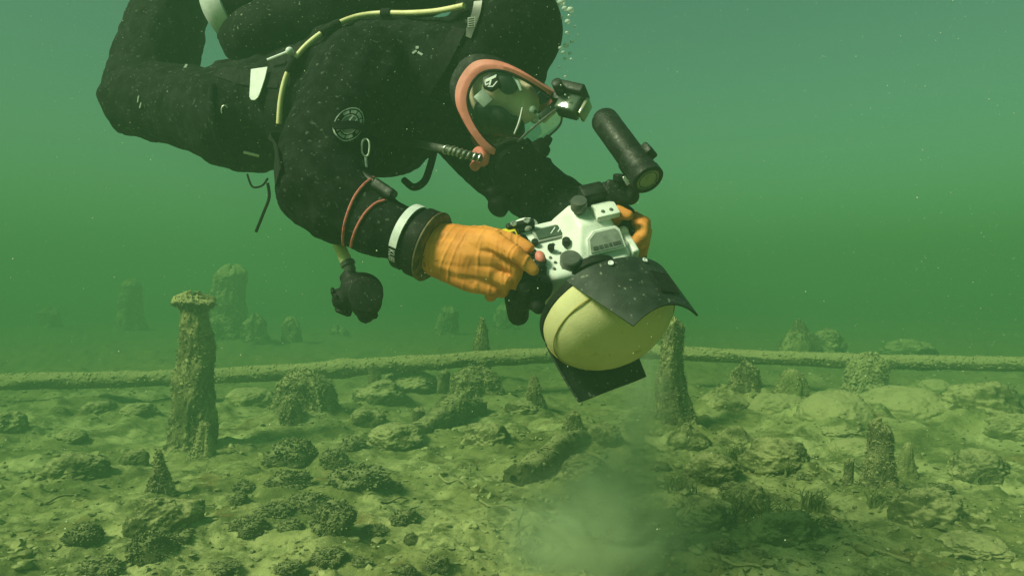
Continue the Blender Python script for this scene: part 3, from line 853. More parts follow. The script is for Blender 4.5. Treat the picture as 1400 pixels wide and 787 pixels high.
# far arm
chain(mb, [P(610, 130, 2.05), P(650, 190, 2.08), P(680, 222, 2.06)], [0.13, 0.11, 0.098])
chain(mb, [P(680, 222, 2.06), P(735, 262, 1.95), P(800, 300, 1.80), P(850, 322, 1.68)], [0.098, 0.088, 0.066, 0.045])
# legs: near thigh and shin, far leg beyond it
chain(mb, [P(325, 165, 1.98), P(280, 152, 2.05), P(225, 142, 2.12), P(188, 138, 2.16)], [0.140, 0.122, 0.116, 0.105])
chain(mb, [P(188, 138, 2.16), P(206, 85, 2.22), P(228, 30, 2.28), P(248, -40, 2.34), P(262, -110, 2.40)], [0.105, 0.108, 0.110, 0.095, 0.075])
chain(mb, [P(330, 155, 2.25), P(280, 148, 2.35), P(225, 138, 2.44)], [0.140, 0.120, 0.100])
chain(mb, [P(225, 138, 2.44), P(236, 60, 2.52), P(250, -20, 2.58), P(262, -100, 2.64)], [0.100, 0.100, 0.095, 0.07])
# feet in boots, toes pointing back
chain(mb, [P(262, -110, 2.40), P(235, -150, 2.43), P(195, -170, 2.46)], [0.075, 0.062, 0.045])
chain(mb, [P(262, -100, 2.64), P(238, -140, 2.67), P(200, -158, 2.70)], [0.07, 0.06, 0.045])
body_me = fuse(mb, 0.009, 9, M['suit'])
c, n = co_no(body_me)
fold = np.abs(fbm(c[:, 0] * 9, c[:, 1] * 9, c[:, 2] * 9, 3, 0.5))
fold2 = fbm(c[:, 0] * 22 + c[:, 2] * 10, c[:, 1] * 20, c[:, 2] * 14, 3, 0.55)
hd = np.linalg.norm(c - np.array(P(692, 50, 1.83)), axis=1)
amp = 0.25 + 0.75 * sstep(0.14, 0.26, hd)
c = c + n * ((0.017 * (0.35 - fold) + 0.007 * fold2) * amp)[:, None]
setco(body_me, c)
body = put('body', body_me, person)
BT = BVHTree.FromPolygons([tuple(p) for p in c], [tuple(p.vertices) for p in body_me.polygons])
EYE = Vector((0, 0, CZ))
def on_body(px, py, off=0.0, near=None):
    """the spot of the suit's surface that the photograph shows there, lifted by off along the skin"""
    d = Vector(((px - 700) / FPX, 1, -(py - 393.5) / FPX)).normalized()
    h, nn, i, dist = BT.ray_cast(EYE, d)
    if h is None:
        h, nn, i, dist = BT.find_nearest(P(px, py, near or 1.75))
    if nn.dot(d) > 0: nn = -nn
    return h + nn * off, nn
def path_on(pts, off, sub=6):
    out = []
    for i in range(len(pts) - 1):
        for k in range(sub):
            t = k / sub
            out.append((pts[i][0] * (1 - t) + pts[i + 1][0] * t, pts[i][1] * (1 - t) + pts[i + 1][1] * t))
    out.append(pts[-1])
    r = [on_body(*p, off) for p in out]
    P_, N_ = [q[0] for q in r], [q[1] for q in r]
    for _ in range(3):
        P_ = [P_[0]] + [(P_[i - 1] + P_[i] * 2 + P_[i + 1]) / 4 for i in range(1, len(P_) - 1)] + [P_[-1]]
        N_ = [N_[0]] + [(N_[i - 1] + N_[i] * 2 + N_[i + 1]).normalized() for i in range(1, len(N_) - 1)] + [N_[-1]]
    return P_, N_

# fins on the boots
for pts in ([P(215, -165, 2.45), P(120, -215, 2.52), P(0, -265, 2.6)], [P(215, -150, 2.69), P(130, -205, 2.75), P(20, -250, 2.84)]):
    f = MB(); f.strip([pts[0], pts[1], pts[2]], [Vector((0.3, 0, 1))] * 3, [0.14, 0.19, 0.21], 0.012)
    f.build('fin', M['rubber'], person)

# face seen through the visor
FO = P(700, 150, 1.77)
FF = Vector((0.66, -0.22, -0.70)).normalized()
FV = Vector((0.72, 0.05, 0.68)); FV = (FV - FF * FV.dot(FF)).normalized()
FU = FF.cross(FV).normalized()
if FU.y > 0: FU = -FU
def fm(f, v, u=0.0):
    """mask space: f forward, v toward the forehead, u toward the lens, in photograph pixels at 1.8 m"""
    if u < 0:
        q = fm(f, v, -u)
        return q - FU * (2 * (q - FO).dot(FU))
    m = FO + FF * (f * 0.00178) + FV * (v * 0.00178)
    return P(700 + 0.70 * f + 0.72 * v, 150 + 0.72 * f - 0.70 * v, m.y + FU.y * u)
face = MB()
face.ball(fm(-30, 0), (0.070, 0.068, 0.080), 4, (FF, FV, FU)); face.ball(fm(-2, 12), (0.056, 0.052, 0.052), 4, (FF, FV, FU))
face.ball(fm(6, 4), (0.02, 0.028, 0.014), 3, (FF, FV, FU))
face.ball(fm(2, 30), (0.018, 0.018, 0.045), 3, (FF, FV, FU))
fo = fuse(face, 0.004, 4, M['skin'])
faceo = put('face', fo, person)
for s in (1, -1):
    e = MB(); e.ball(fm(20, 20, 0.030 * s), 0.0105, 3); ey = e.build('eye', M['white_plain'], person)
    e = MB(); e.ball(fm(20, 20, 0.030 * s) + FF * 0.0082 + FU * 0.003 * s, 0.0052, 2); e.build('iris', M['rubber'], ey)

# --- cuff rings of the dry gloves
M['cuff_lip'] = pmat('cuff_lip', (0.05, 0.035, 0.015), (0.16, 0.09, 0.03), 60, 0.7)
def cuff(c, ax, r, parent, text=False, sc=1.0):
    u, w, a = basis(ax)
    k = MB(); k.lathe(c, ax, [(-0.030 * sc, r * .86), (-0.028 * sc, r * .98), (-0.006 * sc, r * 1.0), (-0.004 * sc, r * 0.94), (0.004 * sc, r * 0.94), (0.006 * sc, r * 1.07), (0.030 * sc, r * 1.07), (0.033 * sc, r * 0.98), (0.034 * sc, r * 0.80)], 56)
    ring = k.build('cuff_ring', M['rubber'], parent)
    return ring, u, w, a
CA = (P(598, 342, 1.495) - P(548, 321, 1.52)).normalized()
CC = P(571, 329, 1.505)
CRr = 0.068
ring, cu_, cw_, ca_ = cuff(CC, CA, CRr, person)
r_ = MB(); r_.lathe(CC, CA, [(0.030, CRr * 1.0), (0.033, CRr * 1.09), (0.037, CRr * 1.10), (0.041, CRr * 1.04), (0.042, CRr * .8)], 56); r_.build('cuff_lip', M['cuff_lip'], ring)
# strap round the cuff: white reflective length above, printed black length below
def cyl(th, ax_off, r): return CC + (cu_ * math.cos(th) + cw_ * math.sin(th)) * r + ca_ * ax_off
def th_of(px, py):
    best = None
    for q in range(720):
        th = q / 720 * 2 * math.pi
        p = cyl(th, -0.017, CRr)
        nrm = cu_ * math.cos(th) + cw_ * math.sin(th)
        if nrm.dot(p - EYE) > 0.02: continue
        x = 700 + p.x / p.y * FPX; y = 393.5 - (p.z - CZ) / p.y * FPX
        d = (y - py) ** 2 + 0.02 * (x - px) ** 2
        if best is None or d < best[0]: best = (d, th)
    return best[1]
t0_, t1_, t2_ = th_of(575, 283), th_of(550, 337), th_of(542, 366)
def band(name, a, b, mat, rr):
    if abs(b - a) > math.pi: b += 2 * math.pi if b < a else -2 * math.pi
    v = []; f = []; n_ = 22
    for i in range(n_ + 1):
        th = a + (b - a) * i / n_
        for r_, o_ in ((rr, -0.0255), (rr, -0.0085), (rr - .003, -0.0085), (rr - .003, -0.0255)):
            v.append(cyl(th, o_, r_))
    for i in range(n_):
        for k in range(4): f.append((i * 4 + k, i * 4 + (k + 1) % 4, i * 4 + 4 + (k + 1) % 4, i * 4 + 4 + k))
    f += [(0, 1, 2, 3), tuple(range(n_ * 4, n_ * 4 + 4))]
    m_ = MB(); m_.add(v, f)
    return m_.build(name, mat, ring, angle=30)
wb = band('reflective_strip', t0_, t1_, M['white_plain'], CRr * 1.035); wb['label'] = 'white reflective strip on the cuff'
band('cuff_strap', t1_ + (0.02 if t2_ > t1_ else -0.02), t2_, M['gloss_black'], CRr * 1.03)
tv, tf = text_flat('KUBI', 0.0200)
w_ = max(p[0] for p in tv) - min(p[0] for p in tv)
sgn = 1 if ((t2_ - t1_ + math.pi) % (2 * math.pi) - math.pi) > 0 else -1
mid = t1_ + sgn * 0.29
v = [cyl(mid + sgn * p[0] / CRr * 0.70, -0.017 + p[1], CRr * 1.045) for p in tv]
m_ = MB(); m_.add(v, tf); tx = m_.build('lettering', M['white_plain'], ring, smooth=False)

# --- gloves
def glove(fingers, palm, seed, axis, vox=0.0026, parent=person):
    mb = MB()
    for pts, rad in palm + fingers: chain(mb, pts, rad)
    me = fuse(mb, vox, 3, M['glove'])
    c, n = co_no(me)
    ax = np.array(axis); q = c @ ax
    wob = 0.004 * fbm(c[:, 0] * 20 + seed, c[:, 1] * 20, c[:, 2] * 20, 2)
    r0 = random.Random(int(seed * 7)); lo_, hi_ = q.min(), q.max(); ridge = 0 * q
    pos = lo_ + 0.25 * (hi_ - lo_)
    side = c @ np.array(Vector(axis).cross(Vector((0, 1, 0))).normalized())
    while pos < hi_ - 0.006:
        d_ = np.abs(q - pos + wob + r0.uniform(-.25, .25) * (side - side.mean()))
        ridge = np.maximum(ridge, np.exp(-(d_ / 0.0019) ** 2) * np.clip(0.7 + 1.2 * fbm(c[:, 0] * 15 + pos * 90, c[:, 1] * 15, c[:, 2] * 15, 2), 0, 1))
        pos += r0.uniform(0.010, 0.025)
    c = c + n * (0.0016 * ridge + 0.0020 * fbm(c[:, 0] * 18, c[:, 1] * 18, c[:, 2] * 18, 2))[:, None]
    setco(me, c)
    return put('glove', me, parent)
ga = (P(700, 358, 1.44) - P(590, 335, 1.50)).normalized()
gl = glove([
    ([P(676, 330, 1.430), P(706, 347, 1.395), P(729, 369, 1.400)], [0.0215, 0.0160, 0.0118]),
    ([P(684, 352, 1.445), P(706, 364, 1.435), P(704, 388, 1.46)], [0.0200, 0.0165, 0.0132]),
    ([P(672, 374, 1.45), P(692, 384, 1.445), P(686, 399, 1.475)], [0.0190, 0.0158, 0.0130]),
    ([P(652, 388, 1.455), P(674, 398, 1.455), P(670, 405, 1.48)], [0.0175, 0.0145, 0.0122]),
    ([P(625, 326, 1.50), P(664, 322, 1.51), P(705, 331, 1.505), P(722, 340, 1.49)], [0.026, 0.021, 0.017, 0.013]),
], [
    ([P(574, 331, 1.505), P(600, 338, 1.495)], [0.056, 0.053]),
    ([P(600, 334, 1.495), P(640, 334, 1.47), P(676, 331, 1.437)], [0.046, 0.038, 0.024]),
    ([P(600, 343, 1.49), P(640, 350, 1.464), P(682, 352, 1.448)], [0.048, 0.041, 0.025]),
    ([P(600, 348, 1.49), P(636, 362, 1.468), P(670, 372, 1.452)], [0.046, 0.038, 0.024]),
    ([P(598, 352, 1.495), P(628, 372, 1.478), P(652, 388, 1.458)], [0.040, 0.032, 0.021]),
], 1.0, ga)
gl['label'] = 'wrinkled orange glove on the near hand holding the camera grip'
gb = (P(868, 340, 1.60) - P(872, 300, 1.66)).normalized()
g2 = glove([
    ([P(861, 298, 1.580), P(879, 306, 1.545), P(877, 322, 1.525), P(867, 332, 1.530)], [0.019, 0.0165, 0.0155, 0.013]),
    ([P(859, 306, 1.585), P(881, 318, 1.555), P(879, 334, 1.535), P(869, 342, 1.540)], [0.0185, 0.016, 0.015, 0.013]),
    ([P(857, 316, 1.590), P(879, 330, 1.565), P(877, 344, 1.545), P(867, 350, 1.545)], [0.0175, 0.0155, 0.0145, 0.012]),
    ([P(856, 326, 1.595), P(873, 342, 1.575), P(871, 352, 1.555), P(863, 356, 1.555)], [0.016, 0.014, 0.013, 0.011]),
    ([P(845, 300, 1.575), P(837, 292, 1.545), P(845, 290, 1.520), P(859, 294, 1.510)], [0.020, 0.017, 0.015, 0.012]),
], [
    ([P(837, 316, 1.625), P(857, 306, 1.585)], [0.042, 0.024]),
    ([P(839, 320, 1.625), P(857, 318, 1.590)], [0.042, 0.024]),
    ([P(841, 324, 1.625), P(856, 328, 1.595)], [0.038, 0.021]),
], 4.0, gb)
g2['label'] = 'orange glove on the far hand gripping the other handle'
cuff(P(822, 311, 1.745), P(850, 322, 1.68) - P(800, 300, 1.80), 0.056, person)

# --- marks and fittings on the suit
def disc_on(px, py, off=0.004):
    p, nn = on_body(px, py, off)
    n2 = sum((on_body(px + dx, py + dy)[1] for dx in (-14, 0, 14) for dy in (-14, 0, 14)), Vector())
    nn = n2.normalized()
    r_ = Vector((1, 0, 0)); r_ = (r_ - nn * r_.dot(nn)).normalized()
    up = nn.cross(r_).normalized()
    if up.z < 0: up = -up
    return p, nn, r_, up
M['emblem'] = pmat('emblem', (0.34, 0.40, 0.36), (0.22, 0.27, 0.24), 160, 0.8)
M['emblem_field'] = pmat('emblem_field', (0.06, 0.10, 0.07), (0.08, 0.13, 0.09), 120, 0.8)
ep, en, er, eu = disc_on(478, 171, 0.010)
ca, sa = math.cos(R(-28)), math.sin(R(-28))
e1, e2 = (er * ca + eu * sa) * 0.80, (-er * sa + eu * ca) * 1.34
def ept(x, y, h=0.0):
    p = ep + e1 * x + e2 * y
    hh, hn, _, dd = BT.ray_cast(p + en * 0.06, -en)
    if hh is None: hh = p
    return hh + en * (0.003 + h)
def ring_e(name, r0, r1, mat, h, a0=0, a1=360, parent=None):
    n_ = 60; v = []; f = []
    for i in range(n_ + 1):
        th = R(a0) + R(a1 - a0) * i / n_
        v += [ept(r0 * math.cos(th), r0 * math.sin(th), h), ept(r1 * math.cos(th), r1 * math.sin(th), h)]
        if i: f.append((2 * i - 2, 2 * i - 1, 2 * i + 1, 2 * i))
    m_ = MB(); m_.add(v, f); return m_.build(name, mat, parent, smooth=True)
ER = 0.037
emb = ring_e('emblem', ER * 0.93, ER, M['emblem'], 0.001, parent=person); emb['label'] = 'round printed emblem with a ring of lettering on the suit'
ring_e('emblem_ring', ER * 0.52, ER * 0.58, M['emblem'], 0.001, parent=emb)
ring_e('emblem_field', 0.0004, ER * 0.50, M['emblem_field'], 0.0006, parent=emb)
for a0, a1 in ((100, 128), (64, 94), (28, 58), (-10, 22), (-60, -28), (-104, -66), (-140, -112), (136, 166)):
    ring_e('lettering', ER * 0.66, ER * 0.84, M['emblem'], 0.0012, a0, a1, emb)
for ch, dy in (('U', 0.30), ('V', 0.02)):
    tv, tf = text_flat(ch, ER * 0.55)
    m_ = MB(); m_.add([ept(p[0] * 1.3, p[1] + ER * dy, 0.0016) for p in tv], tf); m_.build('lettering', M['white_plain'], emb, smooth=False)
for (x, y, w, h, a) in ((567, 72, 7, 3, 40), (575, 74, 8, 3, -35), (571, 66, 4, 4, 0), (190, 136, 9, 2, 70), (193, 144, 8, 2, 60), (254, 92, 3, 10, 0)):
    p, nn, r_, up = disc_on(x, y, 0.002)
    k = p.y / FPX; d1 = r_ * math.cos(R(a)) + up * math.sin(R(a)); d2 = nn.cross(d1)
    m_ = MB(); m_.box(p, (d1, d2, nn), (w * k / 2, h * k / 2, 0.0012)); m_.build('suit_print', M['emblem'], person)
p, nn, r_, up = disc_on(646, 31, 0.003)
m_ = MB(); m_.box(p, (r_, up, nn), (0.011, 0.012, 0.002), 0.001, 1); hp = m_.build('hood_label', M['grey'], person)
for q in range(4):
    m_ = MB(); m_.box(p + up * (-0.0075 + q * 0.005) + nn * 0.0022, (r_, up, nn), (0.008, 0.0011, 0.0006)); m_.build('lettering', M['gloss_black'], hp)
pp, nn_ = path_on([(655, 3), (652, 20), (640, 52)], 0.002)
m_ = MB(); m_.strip(pp, nn_, 0.022, 0.003); m_.build('hood_seam', M['dark_grey'], person)
# belt pouch, knee pad edge
pp, nn_ = path_on([(292, 118), (290, 150), (298, 190), (322, 226)], 0.002)
m_ = MB(); m_.tube([a + b * 0.002 for a, b in zip(pp, nn_)], 0.010, 10); m_.build('thigh_seam', M['suit'], person)

# ------------------------------------------------------------------ harness, wing and cylinder on the back
har = thing('buoyancy_harness', 'black buoyancy wing and webbing harness on the diver\'s back', 'harness', P(420, 60, 1.95))
w = MB()
chain(w, [P(352, 55, 2.02), P(420, 30, 2.0), P(500, -5, 1.98), P(600, -30, 1.97)], [0.10, 0.115, 0.11, 0.09])
w.ball(P(372, 48, 1.97), (0.10, 0.10, 0.075), 3)
wm = fuse(w, 0.009, 6, M['tank'])
c, n = co_no(wm); c += n * (0.008 * fbm(c[:, 0] * 14, c[:, 1] * 14, c[:, 2] * 14, 3))[:, None]; setco(wm, c)
put('wing_bladder', wm, har)
def strap(pts, width, name='strap', mat='webbing', off=0.004, thick=0.003):
    pp, nn_ = path_on(pts, off)
    m_ = MB(); m_.strip(pp, nn_, width, thick); return m_.build(name, M[mat], har)
strap([(386, 52), (380, 100), (376, 150), (378, 200), (384, 244)], 0.05, 'waist_strap')
strap([(455, 178), (480, 174), (505, 184), (545, 194), (585, 200)], 0.018, 'chest_strap', off=0.014)
strap([(630, 40), (600, 90), (560, 150), (520, 188)], 0.04, 'shoulder_strap', off=0.003)
strap([(300, 100), (340, 108), (384, 112)], 0.04, 'belt', off=0.003)
# white reflective tab, tapering to a rounded lower end
p, nn, r_, up = disc_on(359, 117, 0.012)
k = p.y / FPX
poly = [(-14, 21), (11, 21), (8, 5), (2, -14), (-1, -20), (-6, -23), (-11, -22), (-14, -17), (-14, -8)]
poly = [(x * k * 1.05, y * k * 1.05) for x, y in poly]
m_ = MB(); m_.prism(poly, p, r_, up, nn, 0.003, 0.0006, 1); t_ = m_.build('reflective_tab', M['white_plain'], har); t_['label'] = 'white reflective tab with a rounded end'
p, nn, r_, up = disc_on(343, 209, 0.006)
d1 = r_ * math.cos(R(-30)) + up * math.sin(R(-30))
m_ = MB(); m_.box(p, (d1, nn.cross(d1), nn), (0.020, 0.004, 0.002), 0.001, 1); m_.build('buckle', M['white_plain'], har)
p, nn, r_, up = disc_on(308, 152, 0.004)
m_ = MB(); m_.tube([p + r_ * .008 * math.cos(a) + up * .014 * math.sin(a) + nn * .003 for a in np.linspace(0.6, 3.6, 8)], 0.0016, 6); m_.build('snap_hook', M['metal'], har)
m_ = MB(); m_.tube([P(366, 82, 1.83), P(396, 70, 1.80)], 0.0035, 8); m_.ball(P(396, 70, 1.80), 0.010, 3); m_.build('pull_toggle', M['white_plain'], har)
# bolt snap clipped to the chest strap
p, nn = on_body(494, 200, 0.012)
s_ = MB(); s_.tube([p + Vector((0, 0, .012)), p + Vector((.008, -.003, .004)), p + Vector((.007, -.004, -.02)), p + Vector((0, -.004, -.026)), p + Vector((-.007, -.004, -.018)), p + Vector((-.007, -.003, .004))], 0.0022, 7, 4, closed=True)
s_.tube([p + Vector((0, -.002, -.026)), p + Vector((.002, -.004, -.05))], 0.003, 8)
s_.build('bolt_snap', M['metal'], har)
# loose webbing ends
for pts, r_ in (([P(366, 250, 1.84), P(368, 270, 1.85), P(360, 292, 1.86), P(350, 317, 1.87)], 0.004), ([P(338, 238, 1.9), P(345, 255, 1.9), P(358, 254, 1.9), P(366, 244, 1.89)], 0.0028)):
    m_ = MB(); m_.tube(pts, r_, 7, 6); m_.build('loose_strap', M['webbing'], har)
m_ = MB(); m_.tube([P(552, 246, 1.74), P(566, 256, 1.72), P(580, 248, 1.73), P(588, 228, 1.76), P(594, 205, 1.80)], [0.008, 0.009, 0.009, 0.009, 0.009], 9, 6)
m_.build('corrugated_loop', M['rubber'], har)

tank = thing('scuba_cylinder', 'dark scuba cylinder with a white boot on the diver\'s back', 'scuba cylinder', P(450, -20, 1.98))
A, B = P(306, 8, 2.03), P(640, -92, 1.97)
d = (B - A).normalized(); Lt = (B - A).length
t_ = MB(); t_.lathe(A, d, [(0.0, 0.02), (0.002, 0.09), (0.03, 0.098), (Lt - 0.12, 0.098), (Lt - 0.05, 0.075), (Lt - 0.01, 0.035), (Lt + 0.03, 0.03)], 48)
t_.build('cylinder_body', M['tank'], tank)
t_ = MB(); t_.lathe(A, d, [(-0.045, 0.02), (-0.042, 0.055), (-0.028, 0.086), (0.0, 0.103), (0.030, 0.105), (0.032, 0.100)], 48)
bo = t_.build('boot', M['white_plain'], tank); bo['label'] = 'white rubber boot on the bottom of the cylinder'
for th, a, b in ((200, -0.030, 0.034), (232, -0.020, 0.036), (262, -0.036, 0.034), (165, -0.03, 0.034)):
    u_, w2, a_ = basis(d)
    pts = []; nn_ = []
    for q in range(7):
        tt = a + (b - a) * q / 6
        rr = 0.105 if tt > 0.0 else 0.105 - 0.02 * (tt / -0.036) ** 1.3
        dd = u_ * math.cos(R(th + q * 3)) + w2 * math.sin(R(th + q * 3))
        pts.append(A + d * tt + dd * rr); nn_.append(dd)
    s_ = MB(); s_.strip(pts, nn_, 0.020, 0.004); s_.build('boot_strap', M['webbing'], bo)
for tt in (0.18, 0.42):
    t_ = MB(); t_.lathe(A + d * tt, d, [(-0.025, 0.0985), (-0.024, 0.1015), (0.024, 0.1015), (0.025, 0.0985)], 48, cap=False); t_.build('cam_band', M['webbing'], tank)
t_ = MB(); t_.box(B + d * 0.05, (d, Vector((0, 1, 0)), Vector((0, 0, 1))), (0.03, 0.03, 0.025), 0.006); t_.lathe(B + d * 0.05, Vector((0, -1, 0)), [(0, 0.012), (0.05, 0.012), (0.051, 0.024), (0.08, 0.026), (0.082, 0.02)], 20); t_.build('valve', M['metal'], tank)

# yellow hose arching from the valve round the shoulder to the waist
hose = thing('yellow_hose', 'pale yellow hose arching over the back of the suit in black sleeves', 'hose', P(400, 120, 1.75))
hp_ = [(386, 168), (386, 140), (391, 112), (402, 88), (416, 72), (436, 56), (462, 39), (490, 28), (520, 21), (560, 17), (600, 14), (640, 12)]
pp = []
for (x, y) in hp_:
    q, nn = on_body(x, y, 0.016, near=1.78); pp.append(q)
for _ in range(2): pp = [pp[0]] + [(pp[i - 1] + pp[i] * 2 + pp[i + 1]) / 4 for i in range(1, len(pp) - 1)] + [pp[-1]]
h_ = MB(); h_.tube(pp, 0.0068, 12, 6); h_.build('hose_line', M['yellow_hose'], hose)
sm, _ = catmull(pp, [1] * len(pp), 6)
def sleeve(i0, i1, r_):
    m_ = MB(); m_.tube(sm[i0:i1], r_, 12); m_.build('sleeve', M['webbing'], hose)
sleeve(15, 21, 0.0105); sleeve(31, 38, 0.0105); sleeve(48, 51, 0.0115)

# ------------------------------------------------------------------ full face mask
mask = thing('full_face_mask', 'full-face diving mask with a pink rim and clear visor on the diver', 'diving mask', FO)
near_o = [(30, 58, 0.00), (10, 54, .062), (-22, 46, .096), (-50, 34, .106), (-70, 16, .106), (-75, -4, .100), (-68, -30, .099), (-52, -48, .092), (-28, -58, .080), (0, -64, .062), (22, -62, .040), (34, -56, .0)]
near_i = [(36, 50, 0.00), (22, 45, .058), (-8, 38, .088), (-34, 28, .098), (-50, 14, .098), (-56, -4, .092), (-50, -22, .091), (-37, -35, .085), (-16, -44, .074), (6, -47, .058), (26, -46, .036), (36, -44, .0)]
def loop(near, off=0.0):
    pts = [fm(f + off, v, u) for f, v, u in near] + [fm(f + off, v, -u) for f, v, u in near[-2:0:-1]]
    return catmull(pts, [1] * len(pts), 5, True)[0]
def loft(loops, close_v=False):
    n_ = len(loops[0]); v = [p for l in loops for p in l]; f = []
    m = len(loops); rows = m if close_v else m - 1
    for i in range(rows):
        j = (i + 1) % m
        for k in range(n_):
            k2 = (k + 1) % n_
            f.append((i * n_ + k, i * n_ + k2, j * n_ + k2, j * n_ + k))
    r_ = MB(); r_.add(v, f); return r_
near_i = [(i[0] * .62 + o[0] * .38, i[1] * .62 + o[1] * .38, i[2] * .8 + o[2] * .2) for i, o in zip(near_i, near_o)]
lo = loop(near_o); li = loop(near_i)
lo2 = loop(near_o, -9); li2 = loop(near_i, -9)
rimo = [a + (a - FO).normalized() * 0.002 for a in lo]
loft([lo2, rimo, [a.lerp(b, .5) + FU * 0 + (a.lerp(b, .5) - FO).normalized() * 0.007 for a, b in zip(lo, li)], li, li2], True).build('mask_rim', M['pink'], mask, angle=60)
# skirt sealing against the hood
sk = [a - FF * 0.03 - (a - FO) * 0.05 for a in lo2]
loft([lo2, sk]).build('face_skirt', M['rubber'], mask, angle=60)
win = [(44, 50, 0.0), (44, 49, .034), (42, 44, .054), (40, 30, .060), (38, 10, .060), (37, -8, .057), (37, -20, .050), (37, -25, .034), (37, -26, .0)]
def resample(pts, n_):
    q = []; N0 = len(pts)
    for i in range(n_):
        t = i / n_ * N0; a = int(t); q.append(pts[a % N0].lerp(pts[(a + 1) % N0], t - a))
    return q
wl = [fm(*p) for p in win] + [fm(f, v, -u) for f, v, u in win[-2:0:-1]]
wl = catmull(wl, [1] * len(wl), 7, True)[0]
def by_arc(pts, n_):
    L = [0]
    for i in range(len(pts)): L.append(L[-1] + (pts[(i + 1) % len(pts)] - pts[i]).length)
    out = []
    for k in range(n_):
        s = L[-1] * k / n_
        i = max(j for j in range(len(pts)) if L[j] <= s)
        out.append(pts[i].lerp(pts[(i + 1) % len(pts)], (s - L[i]) / max(1e-9, L[i + 1] - L[i])))
    return out
wl_n = by_arc(wl, len(li))
li_s = [a * 1.0 for a in li]
midl = [a.lerp(b, .5) + FU * 0.010 * ((a.lerp(b, .5) - FO).dot(FU) / 0.07) for a, b in zip(li_s, wl_n)]
vz = loft([li_s, midl, wl_n])
vz.f.append(tuple(range(2 * len(li), 3 * len(li))))
vz.build('visor', M['visor'], mask, angle=40)
fr_ = MB(); fr_.tube(wl_n, 0.0028, 6, closed=True); fr_.build('window_frame', M['dark_grey'], mask)
# inner black edge of the opening
fr_ = MB(); fr_.tube([a - FF * 0.004 for a in li], 0.004, 7, closed=True); fr_.build('inner_gasket', M['rubber'], mask)
# oronasal cup
oc = MB(); oc.ball(fm(6, -25), (0.048, 0.032, 0.072), 3, (FF, FV, FU)); oc.ball(fm(20, -14), (0.026, 0.024, 0.046), 3, (FF, FV, FU)); oc.ball(fm(-20, -32, .03), (0.032, 0.020, 0.050), 3, (FF, FV, FU))
put('oronasal_cup', fuse(oc, 0.005, 3, M['rubber']), mask)
# dark ear-side block behind the visor with its light strip, and a grey inner panel
b_ = MB(); b_.ball(fm(-34, 20, .070), (0.036, 0.028, 0.022), 3, (FF, FV, FU)); b_.build('ear_piece', M['gloss_black'], mask)
b_ = MB(); b_.box(fm(-38, -17, .084), (FF, FV, FU), (0.019, 0.016, 0.003), 0.002); b_.build('inner_panel', M['grey'], mask)
b_ = MB(); b_.tube([fm(8, 12, .078), fm(19, -5, .079), fm(26, -21, .078)], [0.0022, 0.003, 0.0022], 8, 5); b_.build('nose_clip', M['grey'], mask)
# glare streak on the visor, put in as a white-coloured tube
b_ = MB(); b_.tube([fm(-33, 32, .086), fm(-22, 32, .086), fm(-10, 27, .082)], [0.003, 0.0045, 0.003], 8, 5); b_.build('visor_glare', M['white_plain'], mask)
# hexagonal side knob with its white mark
kc = fm(-46, 5, .110)
ku, kw, ka = FF, FV, FU
hexp = [(0.0215 * math.cos(R(60 * q + 20)), 0.0215 * math.sin(R(60 * q + 20))) for q in range(6)]
kn = MB(); kn.prism(hexp, kc - FU * 0.008, FF, FV, FU, 0.016, 0.0025, 2); ko = kn.build('side_knob', M['gloss_black'], mask)
m1 = MB()
ri = Vector((1, 0, 0)); ri = (ri - FU * ri.dot(FU)).normalized(); ui = FU.cross(ri); ui = ui if ui.z > 0 else -ui
def mk(pts):
    m1.prism([(x * 0.0014, y * 0.0014) for x, y in pts], kc + FU * 0.0082, ri, ui, FU, 0.0012)
mk([(-8, -2), (9, 6), (10, 11), (-9, 3)]); mk([(-10, 2), (-8, 3), (-7, -7), (-9, -6)]); mk([(-9, -6), (-3, -3), (-3, -5), (-8, -8)])
mk([(-1, 2), (2, 3), (0, -7), (-3, -8)]); mk([(-5, -10), (4, -11), (5, -9), (-4, -8.5)]); mk([(4, -11), (12, -1), (10, -1), (3, -9)])
m1.build('knob_mark', M['white_plain'], ko, smooth=False)
# breathing valve below the visor
dv = thing('demand_valve_group', '', '') if False else None
vc = P(704, 226, 1.745); va = Vector((0.22, -0.86, -0.42)).normalized()
v_ = MB(); v_.lathe(vc, va, [(-0.070, 0.030), (-0.050, 0.058), (-0.012, 0.064), (0.000, 0.062), (0.003, 0.055), (0.0015, 0.052), (0.005, 0.047), (0.009, 0.040), (0.0075, 0.037), (0.011, 0.028), (0.013, 0.012), (0.013, 0.002)], 56)
vo = v_.build('demand_valve', M['rubber'], mask, angle=50)
for (x, y, Y, hx, hy, hz, a) in ((738, 204, 1.76, .020, .026, .022, 30), (744, 226, 1.78, .015, .022, .018, -10), (748, 193, 1.77, .010, .020, .010, 50), (732, 252, 1.80, .024, .024, .020, 35)):
    u1 = Vector((math.cos(R(a)), 0.1, math.sin(R(a)))).normalized(); u2 = u1.cross(Vector((0, 1, 0))).normalized()
    v_ = MB(); v_.box(P(x, y, Y), (u1, u1.cross(u2), u2), (hx, hy, hz), min(hx, hy, hz) * 0.6, 3); v_.build('exhaust_cover', M['rubber'], vo)
for q in range(10):
    th = q / 10 * 2 * math.pi; u1, u2, _ = basis(va)
    v_ = MB(); v_.box(vc + (u1 * math.cos(th) + u2 * math.sin(th)) * 0.0635 - va * 0.03, (u1 * math.cos(th) + u2 * math.sin(th), va, va.cross(u1 * math.cos(th) + u2 * math.sin(th))), (.004, .018, .006), .002, 1); v_.build('grip_lug', M['rubber'], vo)
